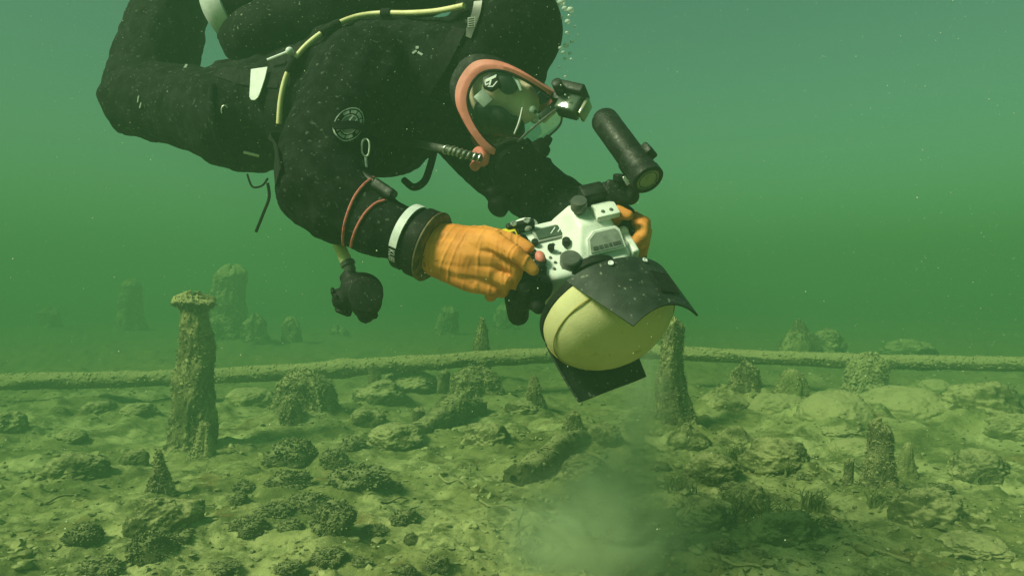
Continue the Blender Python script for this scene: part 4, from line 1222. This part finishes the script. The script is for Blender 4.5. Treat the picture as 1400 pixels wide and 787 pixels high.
# ball-jointed exhaust and swivel knobs hanging by the far arm
s_ = MB(); s_.ball(P(674, 265, 1.86), 0.022, 3); s_.ball(P(690, 250, 1.88), 0.03, 3); s_.lathe(P(682, 282, 1.86), Vector((-.5, -.5, -.7)), [(-.02, .012), (-.015, .026), (.012, .028), (.02, .018)], 20); s_.ball(P(664, 262, 1.86), 0.012, 2)
put('purge_valve', fuse(s_, 0.004, 2, M['rubber']), mask)
# pink swivel port and the braided supply hose
pc = P(656, 214, 1.735)
pa = (P(604, 203, 1.70) - P(656, 216, 1.735)).normalized()
s_ = MB(); s_.lathe(pc, Vector((-.55, -.75, -.1)), [(-.014, .016), (-.012, .0235), (.004, .0235), (.010, .019), (.011, .012)], 28); sp = s_.build('swivel_port', M['pink'], mask); sp['label'] = 'pink round port where the hose joins the mask'
s_ = MB(); s_.lathe(P(650, 226, 1.73), Vector((-.3, -.8, -.5)), [(-.01, .008), (-.008, .0125), (.006, .0125), (.009, .009)], 20); s_.build('bleed_screw', M['pink'], mask)
s_ = MB(); hs = [P(658, 216, 1.71), P(640, 212, 1.70), P(622, 207, 1.70), P(603, 203, 1.715), P(570, 196, 1.80)]
s_.tube(hs, [0.0095] * 5, 12, 6); hh = s_.build('supply_hose', M['dark_grey'], mask)
sm2, _ = catmull(hs, [1] * 5, 6)
for q in range(2, 18, 2):
    d_ = (sm2[q + 1] - sm2[q]).normalized()
    s_ = MB(); s_.lathe(sm2[q], (d_ + Vector((.25, 0, .3))).normalized(), [(-.0026, .0098), (-.001, .0122), (.001, .0122), (.0026, .0098)], 20, cap=False); s_.build('braid_turn', M['metal'], hh)

# ------------------------------------------------------------------ small action camera clipped to the mask
ac = thing('action_camera', 'small black action camera clipped to the front of the mask', 'action camera', P(782, 140, 1.72))
ax1 = Vector((0.70, -0.42, -0.28)).normalized(); ax2 = Vector((0.2, 0.3, 0.8)); ax2 = (ax2 - ax1 * ax2.dot(ax1)).normalized(); ax3 = ax1.cross(ax2).normalized()
a_ = MB(); a_.box(P(781, 142, 1.71), (ax1, ax2, ax3), (0.028, 0.030, 0.021), 0.006, 3); ab = a_.build('camera_case', M['screen'], ac)
a_ = MB(); a_.box(P(784, 126, 1.71), (ax1, ax2, ax3), (0.034, 0.012, 0.026), 0.005, 3); a_.build('top_clamp', M['gloss_black'], ac)
a_ = MB(); a_.box(P(787, 147, 1.71) + ax1 * 0.026, (ax2, ax3, ax1), (0.022, 0.018, 0.004), 0.002, 2); sc_ = a_.build('lens_window', M['lens'], ac)
a_ = MB(); a_.lathe(P(764, 120, 1.70), ax3, [(-.022, .009), (-.02, .012), (.02, .012), (.022, .009)], 18); a_.build('thumb_screw', M['gloss_black'], ac)
a_ = MB(); a_.box(P(764, 132, 1.725), (ax1, ax2, ax3), (0.014, 0.014, 0.012), 0.003, 2); a_.box(P(752, 152, 1.735), (FF, FV, FU), (0.010, 0.030, 0.012), 0.003, 2); a_.build('mount_arm', M['gloss_black'], ac)
for x, y in ((773, 130), (778, 134), (767, 117)):
    a_ = MB(); a_.lathe(P(x, y, 1.678), Vector((0, -1, .2)), [(0, .0022), (.002, .0022), (.0024, .001)], 10); a_.build('screw', M['metal'], ac)

# ------------------------------------------------------------------ wrist instrument held by red bungee
dc = thing('dive_computer', 'black wrist instrument tied to the forearm with red bungee loops', 'dive computer', P(520, 258, 1.53))
p, nn, r_, up = disc_on(524, 266, 0.010)
d1 = (P(560, 285, 1.5) - P(500, 245, 1.55)).normalized()
m_ = MB(); m_.box(p + Vector((-.004, 0.016, .004)), (d1, Vector((0, 1, 0)), d1.cross(Vector((0, 1, 0)))), (0.030, 0.030, 0.012), 0.006, 3); m_.box(P(505, 248, 1.57), (d1, Vector((0, 1, 0)), d1.cross(Vector((0, 1, 0)))), (0.028, 0.03, 0.012), 0.006, 3)
put('case', fuse(m_, 0.0035, 2, M['gloss_black']), dc)
for pts in ([(509, 244), (497, 253), (484, 270), (474, 296), (470, 318), (470, 332)], [(526, 276), (514, 279), (500, 292), (489, 310), (483, 326), (481, 336)], [(505, 245), (513, 249), (520, 256)]):
    pp, nn_ = path_on(pts, 0.004, 5)
    m_ = MB(); m_.tube(pp, 0.0030, 8); m_.build('bungee', M['red_cord'], dc)

# ------------------------------------------------------------------ spare regulator hanging below the elbow
oc_ = thing('spare_regulator', 'black spare regulator second stage hanging below the elbow on a yellow hose', 'regulator', P(488, 435, 1.60))
h_ = MB(); h_.tube([P(455, 300, 1.64), P(462, 330, 1.62), P(468, 345, 1.61), P(474, 358, 1.605)], 0.0135, 14, 5); h_.build('hose', M['yellow_hose'], oc_)
h_ = MB(); h_.lathe(P(474, 357, 1.605), (P(480, 372, 1.60) - P(474, 357, 1.605)), [(0, .0145), (.002, .0165), (.010, .0165), (.012, .013), (.022, .013), (.026, .011)], 20); h_.build('hose_fitting', M['dark_grey'], oc_)
oc2 = P(494, 402, 1.60)
def Q(x, y, dy=0.0): return P(x, y, 1.60 + dy)
h_ = MB()
h_.ball(Q(494, 398), (0.048, 0.040, 0.042), 4); h_.ball(Q(500, 410), (0.036, 0.042, 0.040), 4)
chain(h_, [Q(500, 415), Q(500, 430)], [0.024, 0.020])
chain(h_, [Q(478, 376), Q(472, 380)], [0.016, 0.013])
chain(h_, [Q(486, 400), Q(470, 410)], [0.030, 0.027])
put('casing', fuse(h_, 0.004, 3, M['rubber']), oc_)
h_ = MB(); h_.lathe(Q(500, 402, -0.034), Vector((.25, -1, .1)), [(-.004, .036), (0, .0375), (.005, .035), (.007, .026), (.0065, .012), (.0065, .004)], 32); h_.build('purge_cover', M['gloss_black'], oc_)
h_ = MB(); h_.lathe(Q(464, 407), Vector((-1, -.1, -.75)), [(-.018, .016), (-.006, .020), (.004, .024), (.008, .021), (.010, .013)], 24); kb = h_.build('adjust_knob', M['rubber'], oc_)
u_, w2, a_ = basis(Vector((-1, -.1, -.75)))
for q in range(9):
    th = q / 9 * 2 * math.pi; dd = u_ * math.cos(th) + w2 * math.sin(th)
    k_ = MB(); k_.ball(Q(464, 407) + dd * 0.0235 + a_ * 0.001, (0.0045, 0.006, 0.005), 2); k_.build('knob_lug', M['rubber'], kb)
h_ = MB(); h_.lathe(Q(501, 428), Vector((-.18, 0, -1)), [(-.006, .020), (0, .023), (.007, .0215), (.010, .016)], 24, sq=(1.15, .8)); h_.build('exhaust_tee', M['rubber'], oc_)
h_ = MB(); h_.lathe(Q(470, 424), Vector((-.4, -.1, -1)), [(-.018, .015), (-.004, .018), (.006, .019), (.010, .013)], 20, sq=(1, .8)); h_.build('mouthpiece', M['rubber'], oc_)

# ------------------------------------------------------------------ underwater camera housing
HL = Vector((0.30, -0.62, -0.72)).normalized()
HW = Vector((0.85, 0.35, 0.42)); HW = (HW - HL * HW.dot(HL)).normalized()
HU = HL.cross(HW).normalized()
HC = P(782, 332, 1.52)
def H(w, l, u): return HC + HW * w + HL * l + HU * u
hs_ = thing('camera_housing', 'white underwater camera housing with a large yellow dome port, held in both hands', 'camera housing', H(0, 0.1, -0.1))
bx = MB()
plan = [(-0.088, -0.050), (-0.070, -0.062), (0.050, -0.064), (0.080, -0.052), (0.088, -0.02), (0.088, 0.040), (0.070, 0.062), (-0.045, 0.064), (-0.060, 0.052), (-0.084, 0.020)]
bx.prism(plan, H(0, 0, -0.115), HW, HL, HU, 0.115, 0.010, 4)
shell = bx.build('shell', M['white'], hs_, angle=50)
# prism hump: a frustum with a sloped front
hv = []
for (w, l, u) in ((-0.018, -0.062, -.004), (0.078, -0.062, -.004), (0.082, 0.052, -.004), (-0.012, 0.060, -.004), (0.010, -0.052, .034), (0.064, -0.052, .034), (0.064, -0.004, .034), (0.012, 0.000, .034)):
    hv.append((w, l, u))
bm = bmesh.new(); vs = [bm.verts.new(p) for p in hv]
for q in ((0, 3, 2, 1), (4, 5, 6, 7), (0, 1, 5, 4), (1, 2, 6, 5), (2, 3, 7, 6), (3, 0, 4, 7)): bm.faces.new([vs[i] for i in q])
bmesh.ops.recalc_face_normals(bm, faces=list(bm.faces))
bmesh.ops.bevel(bm, geom=list(bm.edges), offset=0.006, segments=3, affect='EDGES', profile=0.5)
for v in bm.verts: v.co = H(*v.co)
hb = MB(); hb.bm(bm); hump = hb.build('prism_hump', M['white'], hs_, angle=40)
# recessed name panel on the sloped front of the hump
pn = ((H(0.064, -0.004, .034) - H(0.012, 0.0, .034)).cross(H(-0.012, 0.060, -.004) - H(0.012, 0, .034))).normalized()
if pn.dot(EYE - HC) < 0: pn = -pn
pcn = H(0.040, 0.026, .0165)
pw_ = (H(0.064, 0, .034) - H(0.012, 0, .034)).normalized(); ph_ = pn.cross(pw_).normalized()
if ph_.dot(HL) > 0: ph_ = -ph_
pl = MB(); pl.prism([(-0.030, -0.019), (0.034, -0.019), (0.032, 0.012), (0.026, 0.019), (-0.012, 0.019), (-0.026, 0.008)], pcn + pn * 0.0015, pw_, ph_, pn, 0.004, 0.0012, 1)
pan = pl.build('name_panel', M['white'], hump)
pl = MB(); pl.prism([(-0.025, -0.015), (0.029, -0.015), (0.027, 0.010), (0.022, 0.0145), (-0.010, 0.0145), (-0.021, 0.006)], pcn + pn * 0.0058, pw_, ph_, pn, 0.0012)
pl.build('panel_field', M['grey'], hump, smooth=False)
for q, (a, b) in enumerate(((-0.020, -0.012), (-0.010, -0.004), (-0.002, 0.004), (0.006, 0.011), (0.013, 0.020), (0.021, 0.026))):
    pl = MB(); pl.box(pcn + pn * 0.0073 + pw_ * (a + b) / 2 - ph_ * 0.009, (pw_, ph_, pn), ((b - a) / 2, 0.0026, 0.0006)); pl.build('raised_mark', M['dark_grey'], hump)
# controls on the top
def knob(w, l, u, r, h, mat, name, tilt=0.0, stem=True, seg=24):
    ax = (HU + HW * tilt).normalized(); o = H(w, l, u)
    k = MB(); k.lathe(o, ax, [(-.002, r * .55), (h * .3, r * .55), (h * .32, r * .95), (h * .4, r), (h * .92, r), (h, r * .9), (h * 1.02, r * .5)] if stem else [(-.002, r), (h * .85, r), (h, r * .88), (h * 1.02, r * .4)], seg)
    return k.build(name, mat, hs_)
knob(-0.018, 0.040, 0.0, 0.0165, 0.014, M['dark_grey'], 'control_dial', stem=False)
knob(0.020, -0.030, 0.034, 0.013, 0.026, M['dark_grey'], 'mode_dial')
knob(-0.038, 0.006, 0.0, 0.0055, 0.012, M['gloss_black'], 'push_button')
knob(-0.058, -0.014, 0.0, 0.0055, 0.010, M['gloss_black'], 'push_button')
knob(-0.012, 0.004, 0.0, 0.0065, 0.016, M['gloss_black'], 'push_button')
knob(-0.062, 0.030, 0.0, 0.008, 0.012, M['gloss_black'], 'push_button')
knob(0.004, 0.052, 0.0, 0.006, 0.010, M['gloss_black'], 'push_button')
knob(-0.070, 0.008, 0.0, 0.007, 0.012, M['gloss_black'], 'push_button')
knob(0.044, -0.040, 0.034, 0.006, 0.012, M['gloss_black'], 'push_button')
for w, l in ((-0.044, 0.020), (-0.040, 0.032), (-0.032, 0.046), (-0.046, 0.044), (-0.026, 0.016), (-0.055, 0.006), (-0.030, -0.006)):
    k = MB(); k.lathe(H(w, l, 0), HU, [(-.001, .0026), (.0015, .0026), (.002, .0015)], 10); k.build('screw_hole', M['dark_grey'], hs_)
# display window
k = MB(); k.box(H(-0.028, -0.030, 0.001), (HW, HL, HU), (0.026, 0.015, 0.003), 0.0015, 2); wf = k.build('display_bezel', M['grey'], hs_)
k = MB(); k.box(H(-0.028, -0.030, 0.0045), (HW, HL, HU), (0.022, 0.011, 0.0012), 0.0006, 1); k.build('display_screen', M['screen'], wf)
for a in (0.0, 0.012):
    k = MB(); k.box(H(-0.022 + a, -0.030, 0.0062), ((HW + HL * -1.0).normalized(), HU, (HW + HL).normalized()), (0.008, 0.0006, 0.0008)); k.build('display_mark', M['white_plain'], wf)
# cold shoe with two screws and the mount for the light arm
k = MB(); k.box(H(0.060, -0.016, 0.038), (HW, HL, HU), (0.020, 0.016, 0.006), 0.003, 2); cs = k.build('cold_shoe', M['white'], hs_)
for a in (-.007, .007):
    k = MB(); k.lathe(H(0.060 + a, -0.010, 0.044), HU, [(-.001, .003), (.0015, .003), (.002, .001)], 12); k.build('screw', M['dark_grey'], cs)
k = MB(); k.box(H(0.050, -0.050, 0.046), (HW, HL, HU), (0.020, 0.014, 0.014), 0.004, 2); k.build('ball_base', M['gloss_black'], hs_)
# bracket plate with two bolts and loop at the rear near corner
br_c = H(-0.070, -0.052, 0.006)
k = MB(); k.box(br_c, (HW, HU, HL), (0.024, 0.013, 0.006), 0.004, 3); bk = k.build('bracket_plate', M['gloss_black'], hs_)
bn = (EYE - br_c).normalized()
for a in (-.011, .011):
    k = MB(); k.lathe(br_c + HW * a + HL * 0.0055 + HU * 0.002, HL, [(0, .0062), (.002, .0062), (.0022, .003), (.001, .002)], 16); k.build('bolt', M['metal'], bk)
for a in (-.011, .011):
    k = MB(); k.lathe(br_c + HW * a + HU * 0.0125, HU, [(0, .0055), (.0018, .0055), (.002, .0028), (.001, .002)], 16); k.build('bolt', M['metal'], bk)
k = MB(); k.tube([H(-0.090, -0.056, 0.0) + HW * (.010 * math.cos(a)) + HL * (.006 * math.sin(a)) for a in np.linspace(0, 2 * math.pi, 12, endpoint=False)], 0.0028, 8, 3, closed=True); k.build('tether_ring', M['metal'], hs_)
k = MB(); k.ball(H(-0.060, -0.066, -0.012), (0.026, 0.012, 0.022), 3, (HW, HL, HU)); k.build('latch_cover', M['white'], hs_)
k = MB(); k.box(H(-0.094, -0.040, 0.004), (HW, HL, HU), (0.014, 0.012, 0.010), 0.003, 2); yc = k.build('yellow_clip', M['yellow'], hs_); yc['label'] = 'bright yellow clip beside the index finger'
k = MB(); k.box(H(-0.092, -0.036, 0.0145), (HW, HL, HU), (0.008, 0.003, 0.001)); k.build('clip_slot', M['gloss_black'], yc)
# near grip and trigger lever
gr = MB(); chain(gr, [H(-0.098, 0.03, -0.012), H(-0.104, 0.034, -0.06), H(-0.100, 0.03, -0.11)], [0.020, 0.021, 0.019])
gr.ball(H(-0.092, 0.056, -0.010), 0.021, 3); gr.ball(H(-0.076, 0.060, -0.016), 0.022, 3); gr.ball(H(-0.102, 0.062, -0.03), 0.020, 3); gr.ball(H(-0.070, 0.036, 0.0), 0.015, 3); gr.ball(H(-0.082, -0.006, 0.0), 0.016, 3); gr.ball(H(-0.078, -0.026, 0.002), 0.014, 3)
gr.ball(H(-0.085, 0.085, -0.03), 0.012, 3)
go = put('near_grip', fuse(gr, 0.004, 2, M['rubber']), hs_)
k = MB(); k.ball(H(-0.062, 0.024, 0.012), (0.008, 0.012, 0.008), 3, (HW, HL, HU)); k.build('shutter_button', M['pink'], hs_)
gr = MB(); chain(gr, [H(0.104, -0.03, 0.0), H(0.112, 0.01, -0.05), H(0.108, 0.02, -0.11)], [0.020, 0.021, 0.019]); gr.box(H(0.092, -0.036, 0.004), (HW, HL, HU), (0.020, 0.016, 0.014))
put('far_grip', fuse(gr, 0.004, 2, M['rubber']), hs_)
k = MB(); k.box(H(0.089, 0.022, -0.03), (HW, HL, HU), (0.006, 0.03, 0.035), 0.004, 3); k.build('side_plate', M['white'], hs_)
k = MB(); k.lathe(H(0.088, 0.004, 0.004), (HU + HW).normalized(), [(-.004, .007), (.004, .007), (.006, .004)], 14); k.build('side_screw', M['white'], hs_)
for o_ in [q for q in bpy.data.objects if q.type == 'MESH' and (q.parent is hs_ or (q.parent is not None and q.parent.parent is hs_))]:
    for v in o_.data.vertices: v.co = HC + (v.co - HC) * 1.30
# front plate and port
po = H(0.020, 0.0, -0.055)
k = MB(); k.prism([(-0.082, -0.058), (0.068, -0.062), (0.078, 0.03), (-0.06, 0.042)], po + HL * 0.058 + HW * (-0.012), HW, HU, HL, 0.016, 0.006, 2); k.build('front_plate', M['dark_grey'], hs_)
k = MB(); k.lathe(po, HL, [(0.060, 0.070), (0.078, 0.072), (0.080, 0.066), (0.098, 0.066), (0.104, 0.072), (0.112, 0.076), (0.128, 0.110), (0.140, 0.128), (0.150, 0.131), (0.158, 0.128), (0.158, 0.11)], 72); k.build('port_extension', M['rubber'], hs_)
dome = MB(); Rr = 0.1335; dd = 0.098
dd = 0.090
prof = [(0.142, Rr * 1.002), (0.150, Rr * 1.02), (0.158, Rr * 1.022)]
for q in range(1, 19):
    a = q / 18 * math.pi / 2
    prof.append((0.158 + dd * math.sin(a) ** 1.0, max(0.0004, Rr * 1.02 * math.cos(a) ** 0.86)))
dome.lathe(po, HL, prof, 96)
dme = mesh_np('dome_cover', dome.v, dome.f, M['neoprene'])
c, n = co_no(dme); c = c + n * (0.0022 * fbm(c[:, 0] * 16, c[:, 1] * 16, c[:, 2] * 16, 3))[:, None]; setco(dme, c)
dc_ = put('dome_cover', dme, hs_); dc_['label'] = 'yellow neoprene cover stretched over the dome port'
def dome_pt(t, th, lift=0.0):
    a = t * math.pi / 2
    r_ = Rr * 1.02 * math.cos(a) ** 0.86; h_ = 0.158 + dd * math.sin(a)
    d_ = HU * math.cos(th) + HW * math.sin(th)
    return po + HL * (h_ + lift * math.sin(a)) + d_ * (r_ + lift * math.cos(a) + 0.0)
s_ = MB(); s_.lathe(po, HL, [(0.138, Rr * 1.0), (0.140, Rr * 1.035), (0.148, Rr * 1.045), (0.154, Rr * 1.035), (0.156, Rr * 1.01)], 80, cap=False); s_.build('elastic_hem', M['rubber'], dc_)
s_ = MB(); s_.tube([dome_pt(0.26, a, 0.0012) for a in np.linspace(0, 2 * math.pi, 90, endpoint=False)], 0.0014, 6, closed=True); s_.build('seam', M['seam'], dc_)
s_ = MB(); s_.tube([dome_pt(0.02, R(-112), .001), dome_pt(0.12, R(-114), .001), dome_pt(0.24, R(-117), .001)], 0.0012, 6); s_.build('seam', M['seam'], dc_)
# sunshade petals: curved plates on the rim
def petal(name, th0, th1, g0, g1, l0, l1, label, rr=0.141, dip=0.0):
    nu, nv = 36, 14; v = []; f = []
    for lay in (0, 1):
        for i in range(nu + 1):
            s = i / nu
            for j in range(nv + 1):
                t = j / nv
                a0 = th0 + (g0 - th0) * t; a1 = th1 + (g1 - th1) * t
                th = R(a0 + (a1 - a0) * s)
                lmax = l1[0] + (l1[1] - l1[0]) * s + dip * math.sin(s * math.pi)
                l = l0 + (lmax - l0) * t
                r_ = rr + 0.010 * t + 0.004 * lay
                v.append(po + HL * l + (HU * math.cos(th) + HW * math.sin(th)) * r_)
    m = (nu + 1) * (nv + 1)
    for i in range(nu):
        for j in range(nv):
            a = i * (nv + 1) + j; b = a + nv + 1
            f.append((a, a + 1, b + 1, b)); f.append((m + a, m + b, m + b + 1, m + a + 1))
    edge = [i * (nv + 1) for i in range(nu + 1)] + [nu * (nv + 1) + j for j in range(1, nv + 1)] + [i * (nv + 1) + nv for i in range(nu - 1, -1, -1)] + [j for j in range(nv - 1, 0, -1)]
    for a, b in zip(edge, edge[1:] + edge[:1]): f.append((a, b, b + m, a + m))
    p_ = MB(); p_.add(v, f); o = p_.build(name, M['shade'], hs_, angle=40); o['label'] = label
    return o
up_ = petal('sunshade', -38, 60, -10, 54, 0.140, (0.302, 0.276), 'upper black sunshade petal curving over the dome', rr=0.138, dip=-0.018)
petal('sunshade', 239, 150, 218, 154, 0.140, (0.266, 0.240), 'lower black sunshade petal under the dome', dip=-0.012)
for th in (-2, 27):
    d_ = HU * math.cos(R(th)) + HW * math.sin(R(th))
    k = MB(); k.lathe(po + HL * 0.152 + d_ * 0.1455, d_, [(0, .0055), (.0018, .0055), (.0024, .0036), (.0012, .002)], 18); k.build('rivet', M['white_plain'], up_)
d_ = HU * math.cos(R(30)) + HW * math.sin(R(30))
tpt = po + HL * 0.215 + d_ * 0.1525
tw = HL.cross(d_).normalized()
k = MB(); k.box(tpt, (tw, HL, d_), (0.024, 0.026, 0.0015), 0.0012, 1); k.build('velcro_patch', M['webbing'], up_)

# ------------------------------------------------------------------ dive light on its ball arm
T0 = P(826, 164, 1.60)
TA = (P(889, 250, 1.47) - T0).normalized()
lt = thing('dive_light', 'black cylindrical dive light mounted on a ball arm above the camera housing', 'dive light', P(862, 262, 1.52))
def TP(t): return T0 + TA * t
LR = 0.0300
k = MB(); k.lathe(T0, TA, [(-.012, .010), (-.010, LR * .80), (-.004, LR * .93), (.002, LR), (.130, LR), (.132, LR * .96), (.136, LR * .96), (.138, LR), (.140, LR * 1.03)], 44); k.build('barrel', M['gloss_black'], lt)
k = MB(); k.lathe(T0, TA, [(.138, LR * 1.0), (.140, LR * 1.12), (.165, LR * 1.14), (.170, LR * 1.06), (.186, LR * 1.06), (.190, LR * 1.13), (.208, LR * 1.13), (.210, LR * 1.06), (.210, LR * .86), (.206, LR * .84)], 44, cap=False); hd_ = k.build('light_head', M['gloss_black'], lt)
k = MB(); k.lathe(T0, TA, [(.2055, LR * .86), (.2075, LR * .86), (.2085, LR * .5), (.2088, LR * .02)], 36); k.build('front_lens', M['lens'], hd_)
k = MB(); k.lathe(T0, TA, [(.2086, LR * .62), (.2098, LR * .66), (.2086, LR * .70)], 36, cap=False); k.build('reflector_ring', M['dark_grey'], hd_)
kd = (HW * .8 + Vector((0, -.5, .5))).normalized()
k = MB(); k.box(TP(.152) + kd * LR * 1.2, (TA, kd.cross(TA), kd), (.014, .016, .008), .004, 2); k.build('switch', M['gloss_black'], lt)
for q in range(3):
    k = MB(); k.lathe(TP(.012 + q * .006), TA, [(-.001, LR * .99), (0, LR * 1.015), (.001, LR * .99)], 40, cap=False); k.build('groove_ring', M['dark_grey'], lt)
k = MB(); k.ball(P(862, 268, 1.53), 0.019, 3); k.ball(P(828, 262, 1.54), 0.021, 3); k.box(P(846, 262, 1.525), (Vector((1, 0, -.15)), Vector((0, 1, 0)), Vector((.15, 0, 1))), (0.030, 0.012, 0.022), 0.006, 3); k.ball(P(838, 276, 1.535), 0.018, 3); k.ball(P(820, 258, 1.55), 0.014, 3)
chain(k, [P(862, 268, 1.53), TP(.19)], [0.014, 0.012])
put('ball_arm_clamp', fuse(k, 0.0035, 2, M['gloss_black']), lt)
k = MB(); k.lathe(P(846, 250, 1.515), Vector((.1, -.3, 1)), [(-.01, .006), (.004, .006), (.005, .013), (.016, .014), (.018, .01)], 18); k.build('clamp_knob', M['gloss_black'], lt)
k = MB(); k.box(P(856, 247, 1.495), (Vector((.5, 0, -.8)), Vector((0, 1, 0)), Vector((.8, 0, .5))), (.010, .002, .004), .001, 1); k.build('clamp_pin', M['metal'], lt)

# ------------------------------------------------------------------ exhaled bubbles rising past the hood
for (x, y, r_) in ((772, 12, 4), (780, 14, 5), (762, 6, 5), (776, 30, 4), (782, 57, 3), (774, 62, 4), (770, 72, 3), (779, 73, 2.5), (766, 66, 3), (772, 80, 2.5), (781, 81, 2), (775, 45, 2.5), (768, 24, 3), (786, 36, 2), (773, 105, 2), (765, 92, 2), (790, 48, 1.5), (778, 22, 2.5), (757, 15, 4), (768, 3, 6)):
    k = 1.80 / FPX
    b_ = MB(); b_.ball((0, 0, 0), (r_ * k, r_ * k, r_ * k * .8), 3)
    o = b_.build("air_bubble", M["bubble"]); o.location = P(x, y, 1.80 + random.uniform(-.05, .05))
    tag(o, 'small air bubble rising in the stream past the back of the hood', 'air bubble', 'exhaled bubbles')
# ------------------------------------------------------------------ water: particles, silt plume, haze
def particles(n, seed):
    r = np.random.default_rng(seed)
    v, f = ICO1
    yy = 0.45 + 3.6 * r.random(n) ** 0.8
    xx = (r.random(n) * 2 - 1) * yy * 0.8; zz = CZ + (r.random(n) * 2 - 1) * yy * 0.46
    ok = zz > 0.2
    xx, yy, zz = xx[ok], yy[ok], zz[ok]; n = len(xx)
    s = (0.00022 + 0.0005 * r.random(n) ** 4) * (0.5 + 0.5 * yy)
    V = (v[None] * s[:, None, None] * (1 + r.normal(0, .25, (n, len(v))))[..., None] + np.stack([xx, yy, zz], -1)[:, None]).reshape(-1, 3)
    Fc = (f[None] + (np.arange(n) * len(v))[:, None, None]).reshape(-1, 3)
    o = put('suspended_particles', mesh_np('suspended_particles', V, Fc, M['speck']))
    tag(o, 'fine pale particles drifting in the water', 'particles', kind='stuff')
particles(11000, 5)

def volume_mat(name, density, color, noise=None, absorb=(0, 0, 0), center=None, rad=None):
    m, t = nodes_of(name); N, L = t.nodes, t.links
    out = N.new('ShaderNodeOutputMaterial'); pv = N.new('ShaderNodeVolumePrincipled')
    pv.inputs['Color'].default_value = (*color, 1)
    pv.inputs['Density'].default_value = density
    pv.inputs['Absorption Color'].default_value = (*absorb, 1)
    pv.inputs['Anisotropy'].default_value = 0.0
    if noise:
        tc = N.new('ShaderNodeTexCoord'); n = N.new('ShaderNodeTexNoise')
        n.inputs['Scale'].default_value = noise; n.inputs['Detail'].default_value = 7; n.inputs['Roughness'].default_value = 0.66; n.inputs['Distortion'].default_value = 1.4
        L.new(tc.outputs['Object'], n.inputs['Vector'])
        r = N.new('ShaderNodeMapRange'); r.inputs[1].default_value = 0.40; r.inputs[2].default_value = 0.72
        L.new(n.outputs['Fac'], r.inputs[0])
        # soft edge: distance from the middle of the plume in its own box
        le = N.new('ShaderNodeVectorMath'); le.operation = 'LENGTH'; L.new(tc.outputs['Object'], le.inputs[0])
        e = N.new('ShaderNodeMapRange'); e.inputs[1].default_value = 0.0; e.inputs[2].default_value = 1.0; e.inputs[3].default_value = 1.0; e.inputs[4].default_value = 0.0
        L.new(le.outputs['Value'], e.inputs[0])
        mu = N.new('ShaderNodeMath'); mu.operation = 'MULTIPLY'; pw = N.new('ShaderNodeMath'); pw.operation = 'POWER'; pw.inputs[1].default_value = 2.2; L.new(e.outputs[0], pw.inputs[0]); L.new(r.outputs[0], mu.inputs[0]); L.new(pw.outputs[0], mu.inputs[1])
        m2 = N.new('ShaderNodeMath'); m2.operation = 'MULTIPLY'; m2.inputs[1].default_value = density; L.new(mu.outputs[0], m2.inputs[0])
        L.new(m2.outputs[0], pv.inputs['Density'])
    L.new(pv.outputs[0], out.inputs['Volume'])
    return m

def plume(c, r, dens, label, rot=(0, 0, 0), nz=1.6):
    v, f = ICO4
    me = mesh_np('silt_cloud', v, f, volume_mat('silt_cloud', dens, (0.80, 0.90, 0.60), nz))
    o = put('silt_cloud', me); o.location = c; o.scale = r; o.rotation_euler = rot
    tag(o, label, 'silt cloud', 'stirred silt', kind='stuff')
plume(P(815, 735, 2.4), (0.46, 0.34, 0.32), 36.0, 'pale cloud of stirred silt spreading over the bottom', nz=1.9)
plume(P(850, 640, 2.6), (0.30, 0.24, 0.42), 30.0, 'column of stirred silt above the pale cloud', (0, R(12), 0), nz=2.2)
plume(P(878, 555, 2.9), (0.15, 0.12, 0.44), 40.0, 'thin wisp of silt trailing up toward the dome cover', (0, R(4), 0), nz=2.4)

hm = MB().box((0, 20.5, 0.55), ((1, 0, 0), (0, 1, 0), (0, 0, 1)), (75, 54, 2.0))
haze = hm.build('haze', volume_mat('haze', HAZE_DENSITY, HAZE_COLOR, absorb=HAZE_ABSORB), smooth=False)
tag(haze, 'green murky lake water', 'water', kind='stuff')
haze.display_type = 'WIRE'
